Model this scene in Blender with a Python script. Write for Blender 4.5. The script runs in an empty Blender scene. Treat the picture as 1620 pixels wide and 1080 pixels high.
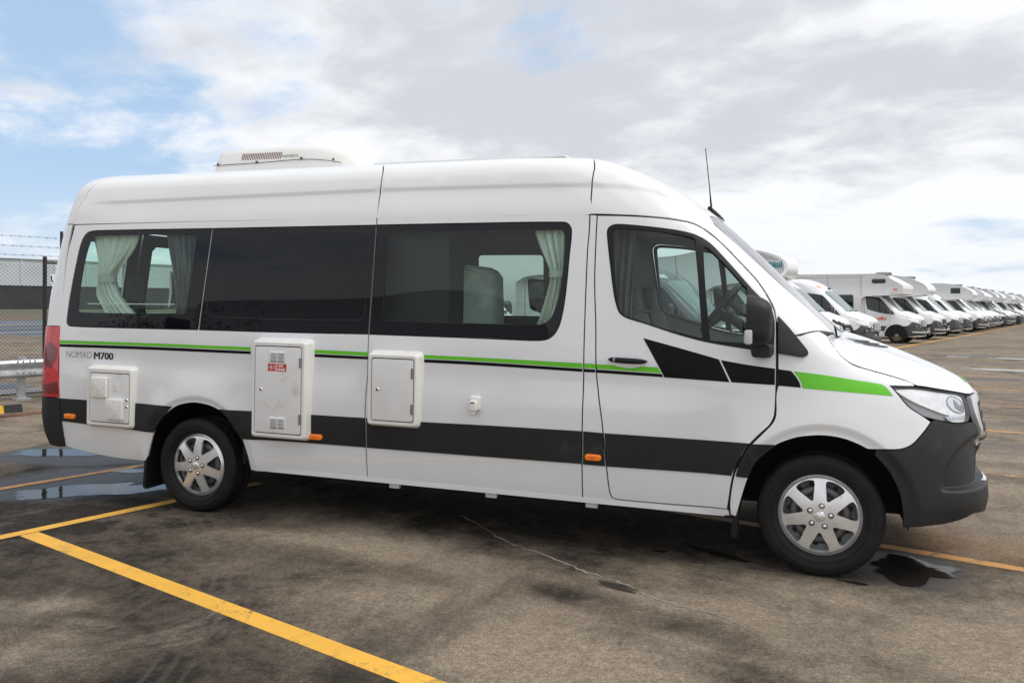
import bpy, bmesh, math, random
import numpy as np
from mathutils import Vector, Matrix
from mathutils.geometry import delaunay_2d_cdt

random.seed(7)
scene = bpy.context.scene
col = scene.collection

# ---------------------------------------------------------------- camera
CAM = (-0.18595, -5.93486, 1.56412)
YAW, ROLL = 0.32793, 0.00288
cam_d = bpy.data.cameras.new('camera')
cam = bpy.data.objects.new('camera', cam_d)
col.objects.link(cam)
cam_d.sensor_width = 36.0
cam_d.lens = 1284.27 / 1620 * 36.0
cam_d.shift_y = -(540 - 479.2) / 1620
cam_d.clip_start = 0.05
cam_d.clip_end = 4000
cam.matrix_world = (Matrix.Translation(CAM) @ Matrix.Rotation(YAW, 4, 'Z') @ Matrix.Rotation(math.pi / 2, 4, 'X')
                    @ Matrix.Rotation(ROLL, 4, 'Z'))
scene.camera = cam

# ---------------------------------------------------------------- light
SUN_EL, SUN_AZ = math.radians(52), math.radians(2)     # azimuth counted from +x (the van's nose) towards +y
sun_dir = Vector((math.cos(SUN_EL) * math.cos(SUN_AZ), math.cos(SUN_EL) * math.sin(SUN_AZ), math.sin(SUN_EL)))
sl = bpy.data.lights.new('sun', 'SUN')
sl.energy = 1.8
sl.angle = math.radians(24)
sl.color = (1.0, .965, .91)
sun = bpy.data.objects.new('sun', sl)
sun.rotation_euler = sun_dir.to_track_quat('Z', 'Y').to_euler()
col.objects.link(sun)

world = bpy.data.worlds.new('World')
scene.world = world
world.use_nodes = True
scene.view_settings.view_transform = 'Standard'
scene.view_settings.look = 'None'
scene.view_settings.exposure = 0.0
scene.view_settings.gamma = 1.0
scene.view_settings.use_curve_mapping = False
scene.cycles.max_bounces = 10
scene.cycles.transparent_max_bounces = 24


def build_sky():
    nt = world.node_tree
    N, L = nt.nodes, nt.links
    bg = N['Background']
    bg.inputs['Strength'].default_value = 0.11

    def math_n(op, a, b=None, clamp=False):
        n = N.new('ShaderNodeMath'); n.operation = op; n.use_clamp = clamp
        for i, v in enumerate((a, b)):
            if v is None: continue
            if isinstance(v, (int, float)): n.inputs[i].default_value = v
            else: L.new(v, n.inputs[i])
        return n.outputs[0]

    def smooth(x, a, b):
        n = N.new('ShaderNodeMapRange'); n.interpolation_type = 'SMOOTHSTEP'
        L.new(x, n.inputs[0]); n.inputs[1].default_value = a; n.inputs[2].default_value = b
        return n.outputs[0]

    def mix(f, a, b):
        n = N.new('ShaderNodeMix'); n.data_type = 'RGBA'
        L.new(f, n.inputs[0]) if not isinstance(f, float) else setattr(n.inputs[0], 'default_value', f)
        for i, v in ((6, a), (7, b)):
            if isinstance(v, tuple): n.inputs[i].default_value = (*v, 1)
            else: L.new(v, n.inputs[i])
        return n.outputs[2]

    sky = N.new('ShaderNodeTexSky'); sky.sky_type = 'NISHITA'; sky.sun_disc = False
    sky.sun_elevation = SUN_EL
    sky.sun_rotation = math.pi / 2 - SUN_AZ
    sky.air_density = 1.0; sky.dust_density = 1.2; sky.ozone_density = 1.4
    tc = N.new('ShaderNodeTexCoord')
    nrm = N.new('ShaderNodeVectorMath'); nrm.operation = 'NORMALIZE'; L.new(tc.outputs['Generated'], nrm.inputs[0])
    sep = N.new('ShaderNodeSeparateXYZ'); L.new(nrm.outputs[0], sep.inputs[0])
    zz = math_n('ADD', math_n('MAXIMUM', sep.outputs[2], 0.0), 0.24)
    px = math_n('DIVIDE', sep.outputs[0], zz); py = math_n('DIVIDE', sep.outputs[1], zz)
    cmb = N.new('ShaderNodeCombineXYZ'); L.new(px, cmb.inputs[0]); L.new(py, cmb.inputs[1])
    mp = N.new('ShaderNodeMapping'); L.new(cmb.outputs[0], mp.inputs[0])
    mp.inputs['Rotation'].default_value = (0, 0, 0.75); mp.inputs['Scale'].default_value = (.85, 1.05, 1)
    mp.inputs['Location'].default_value = (3.1, 1.7, 0)

    def noise(scale, detail, rough, dist, off=0.0):
        n = N.new('ShaderNodeTexNoise'); n.inputs['Scale'].default_value = scale; n.inputs['Detail'].default_value = detail
        n.inputs['Roughness'].default_value = rough; n.inputs['Distortion'].default_value = dist
        a = N.new('ShaderNodeVectorMath'); a.operation = 'ADD'; a.inputs[1].default_value = (off, off * .7, off * .3)
        L.new(mp.outputs[0], a.inputs[0]); L.new(a.outputs[0], n.inputs['Vector'])
        return n.outputs['Fac']
    n1 = noise(1.35, 9, .60, .35)
    n2 = noise(1.0, 8, .52, .4, 7.3)
    n3 = noise(4.0, 7, .58, .3, 2.1)
    # an open blue gap in the cover, high to the left of the view
    gap = N.new('ShaderNodeVectorMath'); gap.operation = 'DOT_PRODUCT'
    L.new(nrm.outputs[0], gap.inputs[0])
    g = Vector((-.86, .62, .42)).normalized(); gap.inputs[1].default_value = g
    gapf = smooth(gap.outputs['Value'], .86, .99)
    cov = math_n('SUBTRACT', math_n('ADD', math_n('MULTIPLY', n1, .64), math_n('MULTIPLY', n3, .36)), math_n('MULTIPLY', gapf, .15))
    bank = N.new('ShaderNodeVectorMath'); bank.operation = 'DOT_PRODUCT'; L.new(nrm.outputs[0], bank.inputs[0])
    bank.inputs[1].default_value = Vector((-.10, 1.02, .37)).normalized()
    dark = math_n('ADD', math_n('MULTIPLY', n2, .64), math_n('MULTIPLY', n3, .36))
    dark = math_n('ADD', dark, math_n('MULTIPLY', smooth(bank.outputs['Value'], .90, .99), .065))
    cover = smooth(math_n('ADD', cov, math_n('MULTIPLY', smooth(bank.outputs['Value'], .86, .99), .05)), .335, .49)
    dark = math_n('SUBTRACT', dark, math_n('MULTIPLY', math_n('SUBTRACT', 1.0, smooth(sep.outputs[2], .03, .22)), .10))
    dk = smooth(dark, .47, .63)
    cloud = mix(dk, (9.2, 9.3, 9.55), (6.2, 6.3, 6.75))
    blue = N.new('ShaderNodeMix'); blue.data_type = 'RGBA'; blue.blend_type = 'MIX'; blue.inputs[0].default_value = .70
    L.new(sky.outputs[0], blue.inputs[6]); blue.inputs[7].default_value = (4.8, 6.7, 9.2, 1)
    c1 = mix(math_n('MULTIPLY', cover, .97), blue.outputs[2], cloud)
    # pale air towards the horizon
    hz = math_n('SUBTRACT', 1.0, smooth(sep.outputs[2], -.01, .16))
    c2 = mix(math_n('MULTIPLY', hz, .55), c1, (8.1, 8.55, 9.05))
    L.new(c2, bg.inputs['Color'])


build_sky()

# ---------------------------------------------------------------- materials


def principled(name, base, rough=.5, metal=0., spec=.5, coat=0., vary=0., vscale=6., bump=0., bscale=200., emit=None, crough=.03):
    m = bpy.data.materials.new(name); m.use_nodes = True
    nt = m.node_tree; b = nt.nodes['Principled BSDF']
    b.inputs['Base Color'].default_value = (*base, 1); b.inputs['Roughness'].default_value = rough
    b.inputs['Metallic'].default_value = metal; b.inputs['Specular IOR Level'].default_value = spec
    b.inputs['Coat Weight'].default_value = coat; b.inputs['Coat Roughness'].default_value = crough
    tc = nt.nodes.new('ShaderNodeTexCoord')
    if vary:
        n = nt.nodes.new('ShaderNodeTexNoise'); n.inputs['Scale'].default_value = vscale; n.inputs['Detail'].default_value = 6
        nt.links.new(tc.outputs['Object'], n.inputs['Vector'])
        mr = nt.nodes.new('ShaderNodeMapRange'); nt.links.new(n.outputs['Fac'], mr.inputs[0])
        mr.inputs[1].default_value = .3; mr.inputs[2].default_value = .7
        mr.inputs[3].default_value = 1 - vary; mr.inputs[4].default_value = 1 + vary
        mx = nt.nodes.new('ShaderNodeMix'); mx.data_type = 'RGBA'; mx.blend_type = 'MULTIPLY'; mx.inputs[0].default_value = 1
        mx.inputs[6].default_value = (*base, 1); nt.links.new(mr.outputs[0], mx.inputs[7])
        nt.links.new(mx.outputs[2], b.inputs['Base Color'])
        r2 = nt.nodes.new('ShaderNodeMapRange'); nt.links.new(n.outputs['Fac'], r2.inputs[0])
        r2.inputs[3].default_value = max(0, rough - vary * .4); r2.inputs[4].default_value = min(1, rough + vary * .4)
        nt.links.new(r2.outputs[0], b.inputs['Roughness'])
    if bump:
        n = nt.nodes.new('ShaderNodeTexNoise'); n.inputs['Scale'].default_value = bscale; n.inputs['Detail'].default_value = 3
        nt.links.new(tc.outputs['Object'], n.inputs['Vector'])
        bp = nt.nodes.new('ShaderNodeBump'); bp.inputs['Strength'].default_value = bump; bp.inputs['Distance'].default_value = .004
        nt.links.new(n.outputs['Fac'], bp.inputs['Height']); nt.links.new(bp.outputs[0], b.inputs['Normal'])
    if emit:
        b.inputs['Emission Color'].default_value = (*emit[0], 1); b.inputs['Emission Strength'].default_value = emit[1]
    return m


def glass_mat(name, tint, rough=.0, boost=1.0):
    m = bpy.data.materials.new(name); m.use_nodes = True
    nt = m.node_tree; nt.nodes.clear()
    o = nt.nodes.new('ShaderNodeOutputMaterial'); mx = nt.nodes.new('ShaderNodeMixShader')
    t = nt.nodes.new('ShaderNodeBsdfTransparent'); t.inputs[0].default_value = (*tint, 1)
    g = nt.nodes.new('ShaderNodeBsdfGlossy'); g.inputs['Roughness'].default_value = rough
    # thin pane: the same Fresnel reflection from either face
    ge = nt.nodes.new('ShaderNodeNewGeometry'); dt = nt.nodes.new('ShaderNodeVectorMath'); dt.operation = 'DOT_PRODUCT'
    nt.links.new(ge.outputs['Normal'], dt.inputs[0]); nt.links.new(ge.outputs['Incoming'], dt.inputs[1])
    def op(o_, a, b):
        n_ = nt.nodes.new('ShaderNodeMath'); n_.operation = o_; n_.use_clamp = o_ != 'ABSOLUTE'
        for i_, v_ in enumerate((a, b)):
            if v_ is None: continue
            if isinstance(v_, float): n_.inputs[i_].default_value = v_
            else: nt.links.new(v_, n_.inputs[i_])
        return n_.outputs[0]
    c_ = op('ABSOLUTE', dt.outputs['Value'], None)
    f = op('ADD', op('MULTIPLY', op('POWER', op('SUBTRACT', 1.0, c_), 5.0), .95), .045)
    nt.links.new(op('MULTIPLY', f, float(boost)), mx.inputs[0])
    nt.links.new(t.outputs[0], mx.inputs[1]); nt.links.new(g.outputs[0], mx.inputs[2]); nt.links.new(mx.outputs[0], o.inputs[0])
    return m


M = {
    'paint': principled('white_paint', (.78, .79, .80), .26, spec=.5, coat=1.0, vary=.02, vscale=1.3),
    'roofpaint': principled('roof_white', (.82, .82, .81), .35, coat=.4, vary=.025, vscale=2),
    'seam': principled('seam_rubber', (.012, .012, .013), .7),
    'clad': principled('black_cladding', (.017, .0175, .0185), .5, spec=.3, vary=.18, vscale=3, bump=.15, bscale=900),
    'bumper': principled('grey_black_bumper', (.021, .0215, .0225), .5, spec=.32, vary=.15, vscale=4, bump=.2, bscale=900),
    'rubber': principled('rubber', (.010, .010, .0105), .55, spec=.3, vary=.1, vscale=20),
    'tyre': principled('tyre_rubber', (.0125, .0122, .0120), .66, spec=.28, vary=.45, vscale=9, bump=.35, bscale=120),
    'blackglass': principled('privacy_glass', (.004, .0045, .007), .02, spec=.30, vary=.0),
    'gloss_black': principled('black_decal', (.005, .005, .006), .35, spec=.14),
    'green': principled('green_decal', (.13, .55, .015), .35, vary=.03),
    'plastic': principled('hatch_plastic', (.80, .785, .75), .42, vary=.025, vscale=9, bump=.05, bscale=500),
    'hatchdoor': principled('hatch_door', (.79, .79, .785), .5, vary=.03, vscale=7, bump=.08, bscale=700),
    'grey': principled('grey_metal', (.30, .30, .30), .4, metal=.8),
    'chrome': principled('chrome', (.80, .81, .82), .10, metal=1),
    'hubcap': principled('hubcap_silver', (.80, .80, .80), .24, metal=.6, vary=.10, vscale=11),
    'steel': principled('wheel_steel', (.16, .16, .16), .5, metal=.6, vary=.2, vscale=30),
    'dark': principled('dark_void', (.006, .006, .006), .8),
    'under': principled('underbody', (.012, .0115, .011), .85, vary=.3, vscale=8),
    'amber': principled('amber_lens', (.85, .20, .005), .18, coat=.5, emit=((1, .22, .0), .12)),
    'redlens': principled('red_lens', (.60, .008, .014), .12, coat=.8, vary=.2, vscale=18),
    'redlens2': principled('red_lens_dark', (.17, .004, .006), .12, coat=.8),
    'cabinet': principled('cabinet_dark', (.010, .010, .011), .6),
    'liner': principled('interior_trim', (.34, .345, .34), .8, vary=.05),
    'headliner': principled('headliner', (.33, .33, .32), .9),
    'darktrim': principled('dark_trim', (.035, .036, .038), .7, vary=.1),
    'curtain': principled('curtain_cloth', (.80, .79, .76), .9, vary=.05, vscale=30, bump=.3, bscale=600),
    'greycloth': principled('grey_cloth', (.17, .175, .18), .9, vary=.08, vscale=30, bump=.3, bscale=600),
    'seat': principled('seat_cloth', (.38, .39, .37), .9, vary=.22, vscale=7, bump=.3, bscale=400),
    'seatside': principled('seat_side', (.50, .50, .49), .85, vary=.06),
    'sticker_red': principled('sticker_red', (.62, .02, .02), .4),
    'white_print': principled('white_print', (.80, .80, .80), .5),
    'teal_print': principled('teal_print', (.0, .19, .23), .5),
    'orange_print': principled('orange_print', (.85, .17, .03), .5),
    'pale_orange': principled('pale_orange_print', (.85, .52, .30), .5),
    'black_print': principled('black_print', (.02, .02, .02), .5),
    'rust': principled('rust', (.16, .045, .02), .85, vary=.3, vscale=60),
    'galv': principled('galvanised', (.50, .51, .52), .42, metal=.75, vary=.16, vscale=9),
    'post': principled('black_post', (.022, .022, .023), .6, vary=.2, vscale=12),
    'wire': principled('fence_wire', (.05, .05, .052), .55, metal=.4),
    'cream': principled('cream_fibreglass', (.80, .79, .76), .4, coat=.3),
    'silver': principled('silver_surround', (.62, .63, .64), .35, metal=.25, coat=.3),
    'headbowl': principled('lamp_bowl', (.90, .90, .91), .2, metal=.1, vary=.12, vscale=25),
    'vanwhite': principled('fleet_white', (.82, .825, .83), .33, coat=.5, vary=.03, vscale=1.5),
    'vangrey': principled('fleet_grey', (.10, .105, .11), .35, coat=.5),
    'fleetglass': principled('fleet_glass', (.012, .020, .020), .03, spec=.6),
    'screen': principled('fleet_windscreen', (.16, .22, .22), .05, spec=1.0, vary=.15, vscale=2),
    'fleetbump': principled('fleet_bumper', (.055, .056, .058), .5, vary=.15, vscale=4),
    'mesh_dark': principled('grille_mesh', (.01, .01, .01), .5),
    'yellow_block': principled('yellow_rubber', (.75, .42, .02), .6, vary=.1),
    'timber': principled('old_timber', (.16, .085, .055), .85, vary=.45, vscale=6, bump=.5, bscale=40),
    'headgrey': principled('lamp_grey', (.30, .305, .31), .3, metal=.2),
    'headtan': principled('lamp_tan', (.30, .19, .11), .3),
    'hubrust': principled('rusty_hub', (.30, .22, .13), .6, metal=.3, vary=.4, vscale=20),
}
def chips(m, c, scale, lo, hi):
    """small scuffs through the finish"""
    nt = m.node_tree; b = nt.nodes['Principled BSDF']; tc = nt.nodes.new('ShaderNodeTexCoord')
    n = nt.nodes.new('ShaderNodeTexNoise'); n.inputs['Scale'].default_value = scale; n.inputs['Detail'].default_value = 5; n.inputs['Roughness'].default_value = .7
    nt.links.new(tc.outputs['Object'], n.inputs['Vector'])
    r = nt.nodes.new('ShaderNodeMapRange'); nt.links.new(n.outputs['Fac'], r.inputs[0]); r.inputs[1].default_value = lo; r.inputs[2].default_value = hi
    mx = nt.nodes.new('ShaderNodeMix'); mx.data_type = 'RGBA'; nt.links.new(r.outputs[0], mx.inputs[0])
    if b.inputs['Base Color'].links: nt.links.new(b.inputs['Base Color'].links[0].from_socket, mx.inputs[6])
    else: mx.inputs[6].default_value = b.inputs['Base Color'].default_value
    mx.inputs[7].default_value = (*c, 1); nt.links.new(mx.outputs[2], b.inputs['Base Color'])


chips(M['hubcap'], (.03, .03, .032), 34, .665, .685)
chips(M['clad'], (.05, .05, .05), 2.2, .60, .78); chips(M['bumper'], (.045, .045, .045), 3.2, .58, .78)
chips(M['hatchdoor'], (.60, .585, .55), 5, .60, .75); chips(M['plastic'], (.62, .59, .53), 4, .60, .76)


def two_sided(m, back):
    """bare primer on the inner face of painted panels"""
    nt = m.node_tree; b = nt.nodes['Principled BSDF']; gnode = nt.nodes.new('ShaderNodeNewGeometry')
    mx = nt.nodes.new('ShaderNodeMix'); mx.data_type = 'RGBA'; src = b.inputs['Base Color'].links[0].from_socket
    nt.links.new(gnode.outputs['Backfacing'], mx.inputs[0]); nt.links.new(src, mx.inputs[6]); mx.inputs[7].default_value = (*back, 1)
    nt.links.new(mx.outputs[2], b.inputs['Base Color'])


two_sided(M['paint'], (.06, .062, .064)); two_sided(M['roofpaint'], (.06, .062, .064))
M['tint'] = glass_mat('tinted_glass', (.74, .89, .82), 0, .9)
M['cabglass'] = glass_mat('cab_glass', (.74, .86, .82), 0, 1.0)
M['screenglass'] = glass_mat('windscreen_glass', (.74, .85, .83), 0, 1.7)
M['lens'] = glass_mat('clear_lens', (.98, .98, .98), .0, 1.2)

# ---------------------------------------------------------------- helpers


def tag(o, label=None, cat=None, group=None, kind=None):
    if label: o['label'] = label
    if cat: o['category'] = cat
    if group: o['group'] = group
    if kind: o['kind'] = kind
    return o


def empty(name, loc=(0, 0, 0), rot=(0, 0, 0)):
    o = bpy.data.objects.new(name, None); o.empty_display_size = .3
    col.objects.link(o); o.location = loc; o.rotation_euler = rot
    return o


def mesh_obj(name, V, F, m, parent=None, normals=None, sharp=None, smooth=True):
    """V list of points, F list of faces, normals: per-vertex (N,3) for exact shading of curved skins"""
    me = bpy.data.meshes.new(name)
    me.from_pydata([tuple(map(float, v)) for v in V], [], [tuple(int(i) for i in f) for f in F])
    mats = m if isinstance(m, (list, tuple)) else [m]
    for x in mats: me.materials.append(x)
    me.validate()
    if smooth:
        me.polygons.foreach_set('use_smooth', [True] * len(me.polygons))
    if normals is not None:
        me.normals_split_custom_set_from_vertices([tuple(map(float, n)) for n in normals])
    elif sharp is not None:
        me.set_sharp_from_angle(angle=math.radians(sharp))
    me.update()
    o = bpy.data.objects.new(name, me); col.objects.link(o)
    if parent: o.parent = parent
    return o


class MB:
    """collects simple solids into ONE mesh"""
    def __init__(self): self.V = []; self.F = []; self.mi = []

    def add(self, V, F, mi=0):
        k = len(self.V); self.V += [tuple(v) for v in V]; self.F += [tuple(i + k for i in f) for f in F]; self.mi += [mi] * len(F)
        return self

    def box(self, c, s, mi=0, rot=None):
        h = [x / 2 for x in s]; P = []
        for z in (-1, 1):
            for x, y in ((-1, -1), (1, -1), (1, 1), (-1, 1)):
                v = Vector((x * h[0], y * h[1], z * h[2]))
                if rot is not None: v = rot @ v
                P.append(v + Vector(c))
        return self.add(P, [(3, 2, 1, 0), (4, 5, 6, 7), (0, 1, 5, 4), (1, 2, 6, 5), (2, 3, 7, 6), (3, 0, 4, 7)], mi)

    def tube(self, pts, r, n=8, mi=0, cap=True):
        pts = [Vector(p) for p in pts]; R = r if isinstance(r, (list, tuple)) else [r] * len(pts)
        V, F = [], []
        up = Vector((0, 0, 1))
        for i, p in enumerate(pts):
            d = (pts[min(i + 1, len(pts) - 1)] - pts[max(i - 1, 0)]).normalized()
            a = d.cross(up if abs(d.z) < .95 else Vector((1, 0, 0))).normalized(); b = d.cross(a)
            for k in range(n):
                t = 2 * math.pi * k / n; V.append(p + (a * math.cos(t) + b * math.sin(t)) * R[i])
        for i in range(len(pts) - 1):
            for k in range(n):
                F.append((i * n + k, i * n + (k + 1) % n, (i + 1) * n + (k + 1) % n, (i + 1) * n + k))
        if cap:
            F.append(tuple(range(n))[::-1]); F.append(tuple(range((len(pts) - 1) * n, len(pts) * n)))
        return self.add(V, F, mi)

    def rings(self, R, mi=0, cap0=False, cap1=True, closed=True):
        n = len(R[0]); V = [p for r in R for p in r]; F = []
        for i in range(len(R) - 1):
            for k in range(n if closed else n - 1):
                F.append((i * n + k, i * n + (k + 1) % n, (i + 1) * n + (k + 1) % n, (i + 1) * n + k))
        if cap0: F.append(tuple(range(n))[::-1])
        if cap1: F.append(tuple(range((len(R) - 1) * n, len(R) * n)))
        return self.add(V, F, mi)

    def lathe(self, prof, axis_o, n=48, mi=0):
        """profile of (radius, y) turned about the y axis through axis_o"""
        R = [[(axis_o[0] + r * math.sin(2 * math.pi * k / n), axis_o[1] + y, axis_o[2] + r * math.cos(2 * math.pi * k / n)) for k in range(n)] for r, y in prof]
        return self.rings(R, mi, False, False)

    def sphere(self, c, r, n=10, mi=0, sc=(1, 1, 1)):
        R = []
        for j in range(1, n):
            a = math.pi * j / n
            R.append([(c[0] + r * sc[0] * math.sin(a) * math.cos(2 * math.pi * k / (2 * n)), c[1] + r * sc[1] * math.sin(a) * math.sin(2 * math.pi * k / (2 * n)), c[2] + r * sc[2] * math.cos(a)) for k in range(2 * n)])
        return self.rings(R, mi, True, True)

    def build(self, name, m, parent=None, sharp=35, recalc=True):
        o = mesh_obj(name, self.V, self.F, m, parent, smooth=False)
        me = o.data
        if len(me.polygons) == len(self.mi): me.polygons.foreach_set('material_index', self.mi)
        if recalc:
            bm = bmesh.new(); bm.from_mesh(me); bmesh.ops.recalc_face_normals(bm, faces=bm.faces); bm.to_mesh(me); bm.free()
        if sharp is not None:
            me.polygons.foreach_set('use_smooth', [True] * len(me.polygons))
            me.set_sharp_from_angle(angle=math.radians(sharp))
        me.update()
        return o


def rrect(x0, z0, x1, z1, r, n=5):
    P = []
    for cx, cz, a0 in ((x1 - r, z0 + r, -90), (x1 - r, z1 - r, 0), (x0 + r, z1 - r, 90), (x0 + r, z0 + r, 180)):
        for k in range(n + 1):
            a = math.radians(a0 + 90 * k / n); P.append((cx + r * math.cos(a), cz + r * math.sin(a)))
    return P


def plate(mb, outline, y0, y1, bev=.004, taper=0., mi=0, back=False):
    """a raised plate: outline in (x, z), standing from y0 out to y1 (towards -y), edges rounded"""
    O = np.array(outline); c = O.mean(0)
    def off(d):
        return inset_poly(O, d)
    R = []
    steps = [(0, y0), (taper, y1 + bev if y1 < y0 else y1 - bev)]
    s = 1 if y1 < y0 else -1
    for t in (30, 60, 90):
        a = math.radians(t); steps.append((taper + bev * (1 - math.cos(a)), y1 + s * bev * (1 - math.sin(a))))
    for d, y in steps:
        q = off(d); R.append([(x, y, z) for x, z in q])
    mb.rings(R, mi, back, True)
    return mb


def inset_poly(O, d):
    O = np.asarray(O, float)
    if abs(d) < 1e-9: return O
    a = np.roll(O, 1, 0); b = np.roll(O, -1, 0)
    area = .5 * np.sum(O[:, 0] * b[:, 1] - b[:, 0] * O[:, 1])
    s = 1 if area > 0 else -1
    e1 = O - a; e2 = b - O
    e1 /= np.linalg.norm(e1, axis=1)[:, None] + 1e-12; e2 /= np.linalg.norm(e2, axis=1)[:, None] + 1e-12
    n1 = np.stack([-e1[:, 1], e1[:, 0]], 1) * s; n2 = np.stack([-e2[:, 1], e2[:, 0]], 1) * s
    m = n1 + n2; k = np.sum(m * m, 1) / 2
    m = m / np.clip(k, .35, None)[:, None]
    return O + m * d


def pip(P, O):
    """points in polygon"""
    x, y = P[:, 0], P[:, 1]; r = np.zeros(len(P), bool); j = len(O) - 1
    for i in range(len(O)):
        xi, yi = O[i]; xj, yj = O[j]
        c = ((yi > y) != (yj > y)) & (x < (xj - xi) * (y - yi) / ((yj - yi) if yj != yi else 1e-12) + xi)
        r ^= c; j = i
    return r


def seg_dist(P, O):
    d = np.full(len(P), 1e9)
    for i in range(len(O)):
        a = O[i]; b = O[(i + 1) % len(O)]; ab = b - a; L = ab @ ab + 1e-12
        t = np.clip(((P - a) @ ab) / L, 0, 1); q = a + t[:, None] * ab
        d = np.minimum(d, np.hypot(*(P - q).T))
    return d


def densify(O, step, smooth=42):
    """resample a closed outline; gentle corners are rounded through, sharp ones kept"""
    O = np.asarray(O, float); n = len(O); out = []
    ang = []
    for i in range(n):
        e1 = O[i] - O[i - 1]; e2 = O[(i + 1) % n] - O[i]
        c = (e1 @ e2) / (np.linalg.norm(e1) * np.linalg.norm(e2) + 1e-12); ang.append(math.degrees(math.acos(max(-1, min(1, c)))))
    for i in range(n):
        p1, p2 = O[i], O[(i + 1) % n]; L = np.linalg.norm(p2 - p1)
        k = max(1, int(math.ceil(L / step)))
        c1 = ang[i] < smooth; c2 = ang[(i + 1) % n] < smooth
        d1 = (p2 - p1); d2 = (p2 - p1)
        if c1:
            p0 = O[i - 1]; l0 = np.linalg.norm(p1 - p0); w = l0 / (L + l0)
            d1 = ((p1 - p0) / (l0 + 1e-9) * L) * w + (p2 - p1) * (1 - w)
        if c2:
            p3 = O[(i + 2) % n]; l3 = np.linalg.norm(p3 - p2); w = l3 / (L + l3)
            d2 = ((p3 - p2) / (l3 + 1e-9) * L) * w + (p2 - p1) * (1 - w)
        if (c1 or c2) and L > step * .5: k = max(k, 3)
        for q in range(k):
            t = q / k
            out.append(p1 * (1 + 2 * t) * (1 - t) ** 2 + d1 * t * (1 - t) ** 2 + p2 * t * t * (3 - 2 * t) - d2 * t * t * (1 - t))
    return np.array(out)


def panel(name, surf, outline, m, parent=None, holes=(), off=0., depth=.014, step=.07, gap=.0, mirror=False, both=False, smooth=42, extra=None):
    """a piece of skin cut exactly along an outline, with a turned-in edge of the given depth"""
    loops = [densify(inset_poly(outline, gap), step * .6, smooth)] + [densify(inset_poly(h, -gap), step * .5, smooth) for h in holes]
    O = loops[0]; lo, hi = O.min(0), O.max(0)
    gx, gy = np.meshgrid(np.arange(lo[0] + step * .5, hi[0], step), np.arange(lo[1] + step * .5, hi[1], step * .8))
    G = np.stack([gx.ravel(), gy.ravel()], 1)
    if len(G):
        keep = pip(G, O) & (seg_dist(G, O) > step * .3)
        for h in loops[1:]: keep &= ~pip(G, h) & (seg_dist(G, h) > step * .3)
        G = G[keep]
    if extra is not None:
        E_ = np.asarray(extra, float); keep = pip(E_, O) & (seg_dist(E_, O) > step * .12)
        for h in loops[1:]: keep &= ~pip(E_, h)
        E_ = E_[keep]
        G = G[np.abs(G[:, None, :] - E_[None]).sum(2).min(1) > step * .55] if len(G) else G
        G = np.concatenate([G, E_])
    pts = np.concatenate(loops + [G]) if len(G) else np.concatenate(loops)
    edges = []; k = 0
    for lp in loops:
        edges += [(k + i, k + (i + 1) % len(lp)) for i in range(len(lp))]; k += len(lp)
    r = delaunay_2d_cdt([Vector(p) for p in pts.tolist()], edges, [], 0, 1e-6)
    V2 = np.array([tuple(v) for v in r[0]]); T = np.array([tuple(f) for f in r[2]])
    C = V2[T].mean(1); keep = pip(C, O)
    for h in loops[1:]: keep &= ~pip(C, h)
    T = T[keep]
    a = V2[T]; ar = (a[:, 1, 0] - a[:, 0, 0]) * (a[:, 2, 1] - a[:, 0, 1]) - (a[:, 2, 0] - a[:, 0, 0]) * (a[:, 1, 1] - a[:, 0, 1])
    T = T[np.abs(ar) > 1e-9]
    Pt, Nn = surf.at(V2[:, 0], V2[:, 1], off)
    # face winding follows the outward normal
    tri = Pt[T]; fn = np.cross(tri[:, 1] - tri[:, 0], tri[:, 2] - tri[:, 0])
    flip = np.sum(fn * Nn[T].mean(1), 1) < 0
    T[flip] = T[flip][:, ::-1]
    V = [Pt]; NN = [Nn]; F = T.tolist()
    if depth:
        base = len(Pt)
        for li, lp in enumerate(loops):
            p, n = surf.at(lp[:, 0], lp[:, 1], off)
            tang = np.roll(p, -1, 0) - np.roll(p, 1, 0); sd = np.cross(tang, n); sd /= np.linalg.norm(sd, axis=1)[:, None] + 1e-12
            area = .5 * np.sum(lp[:, 0] * np.roll(lp[:, 1], -1) - np.roll(lp[:, 0], -1) * lp[:, 1])
            cen = p.mean(0)
            # outward side direction
            sgn = np.sign(np.sum(sd * (p - cen), 1).sum()) or 1
            if li: sgn = -sgn
            sd *= sgn
            k = len(lp); V += [p, p - n * depth]; NN += [sd, sd]
            for i in range(k):
                j = (i + 1) % k
                q = [base + i, base + j, base + k + j, base + k + i]
                fn = np.cross(p[j] - p[i], -n[i])
                if fn @ sd[i] < 0: q = q[::-1]
                F.append(q)
            base += 2 * k
    V = np.concatenate(V); NN = np.concatenate(NN)
    mv = V * np.array([1, -1, 1]); mn = NN * np.array([1, -1, 1]); mf = [f[::-1] for f in F]
    if both:
        k = len(V); V = np.concatenate([V, mv]); NN = np.concatenate([NN, mn]); F = F + [[i + k for i in f] for f in mf]
    elif mirror:
        V, NN, F = mv, mn, mf
    return mesh_obj(name, V, F, m, parent, normals=NN)


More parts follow.
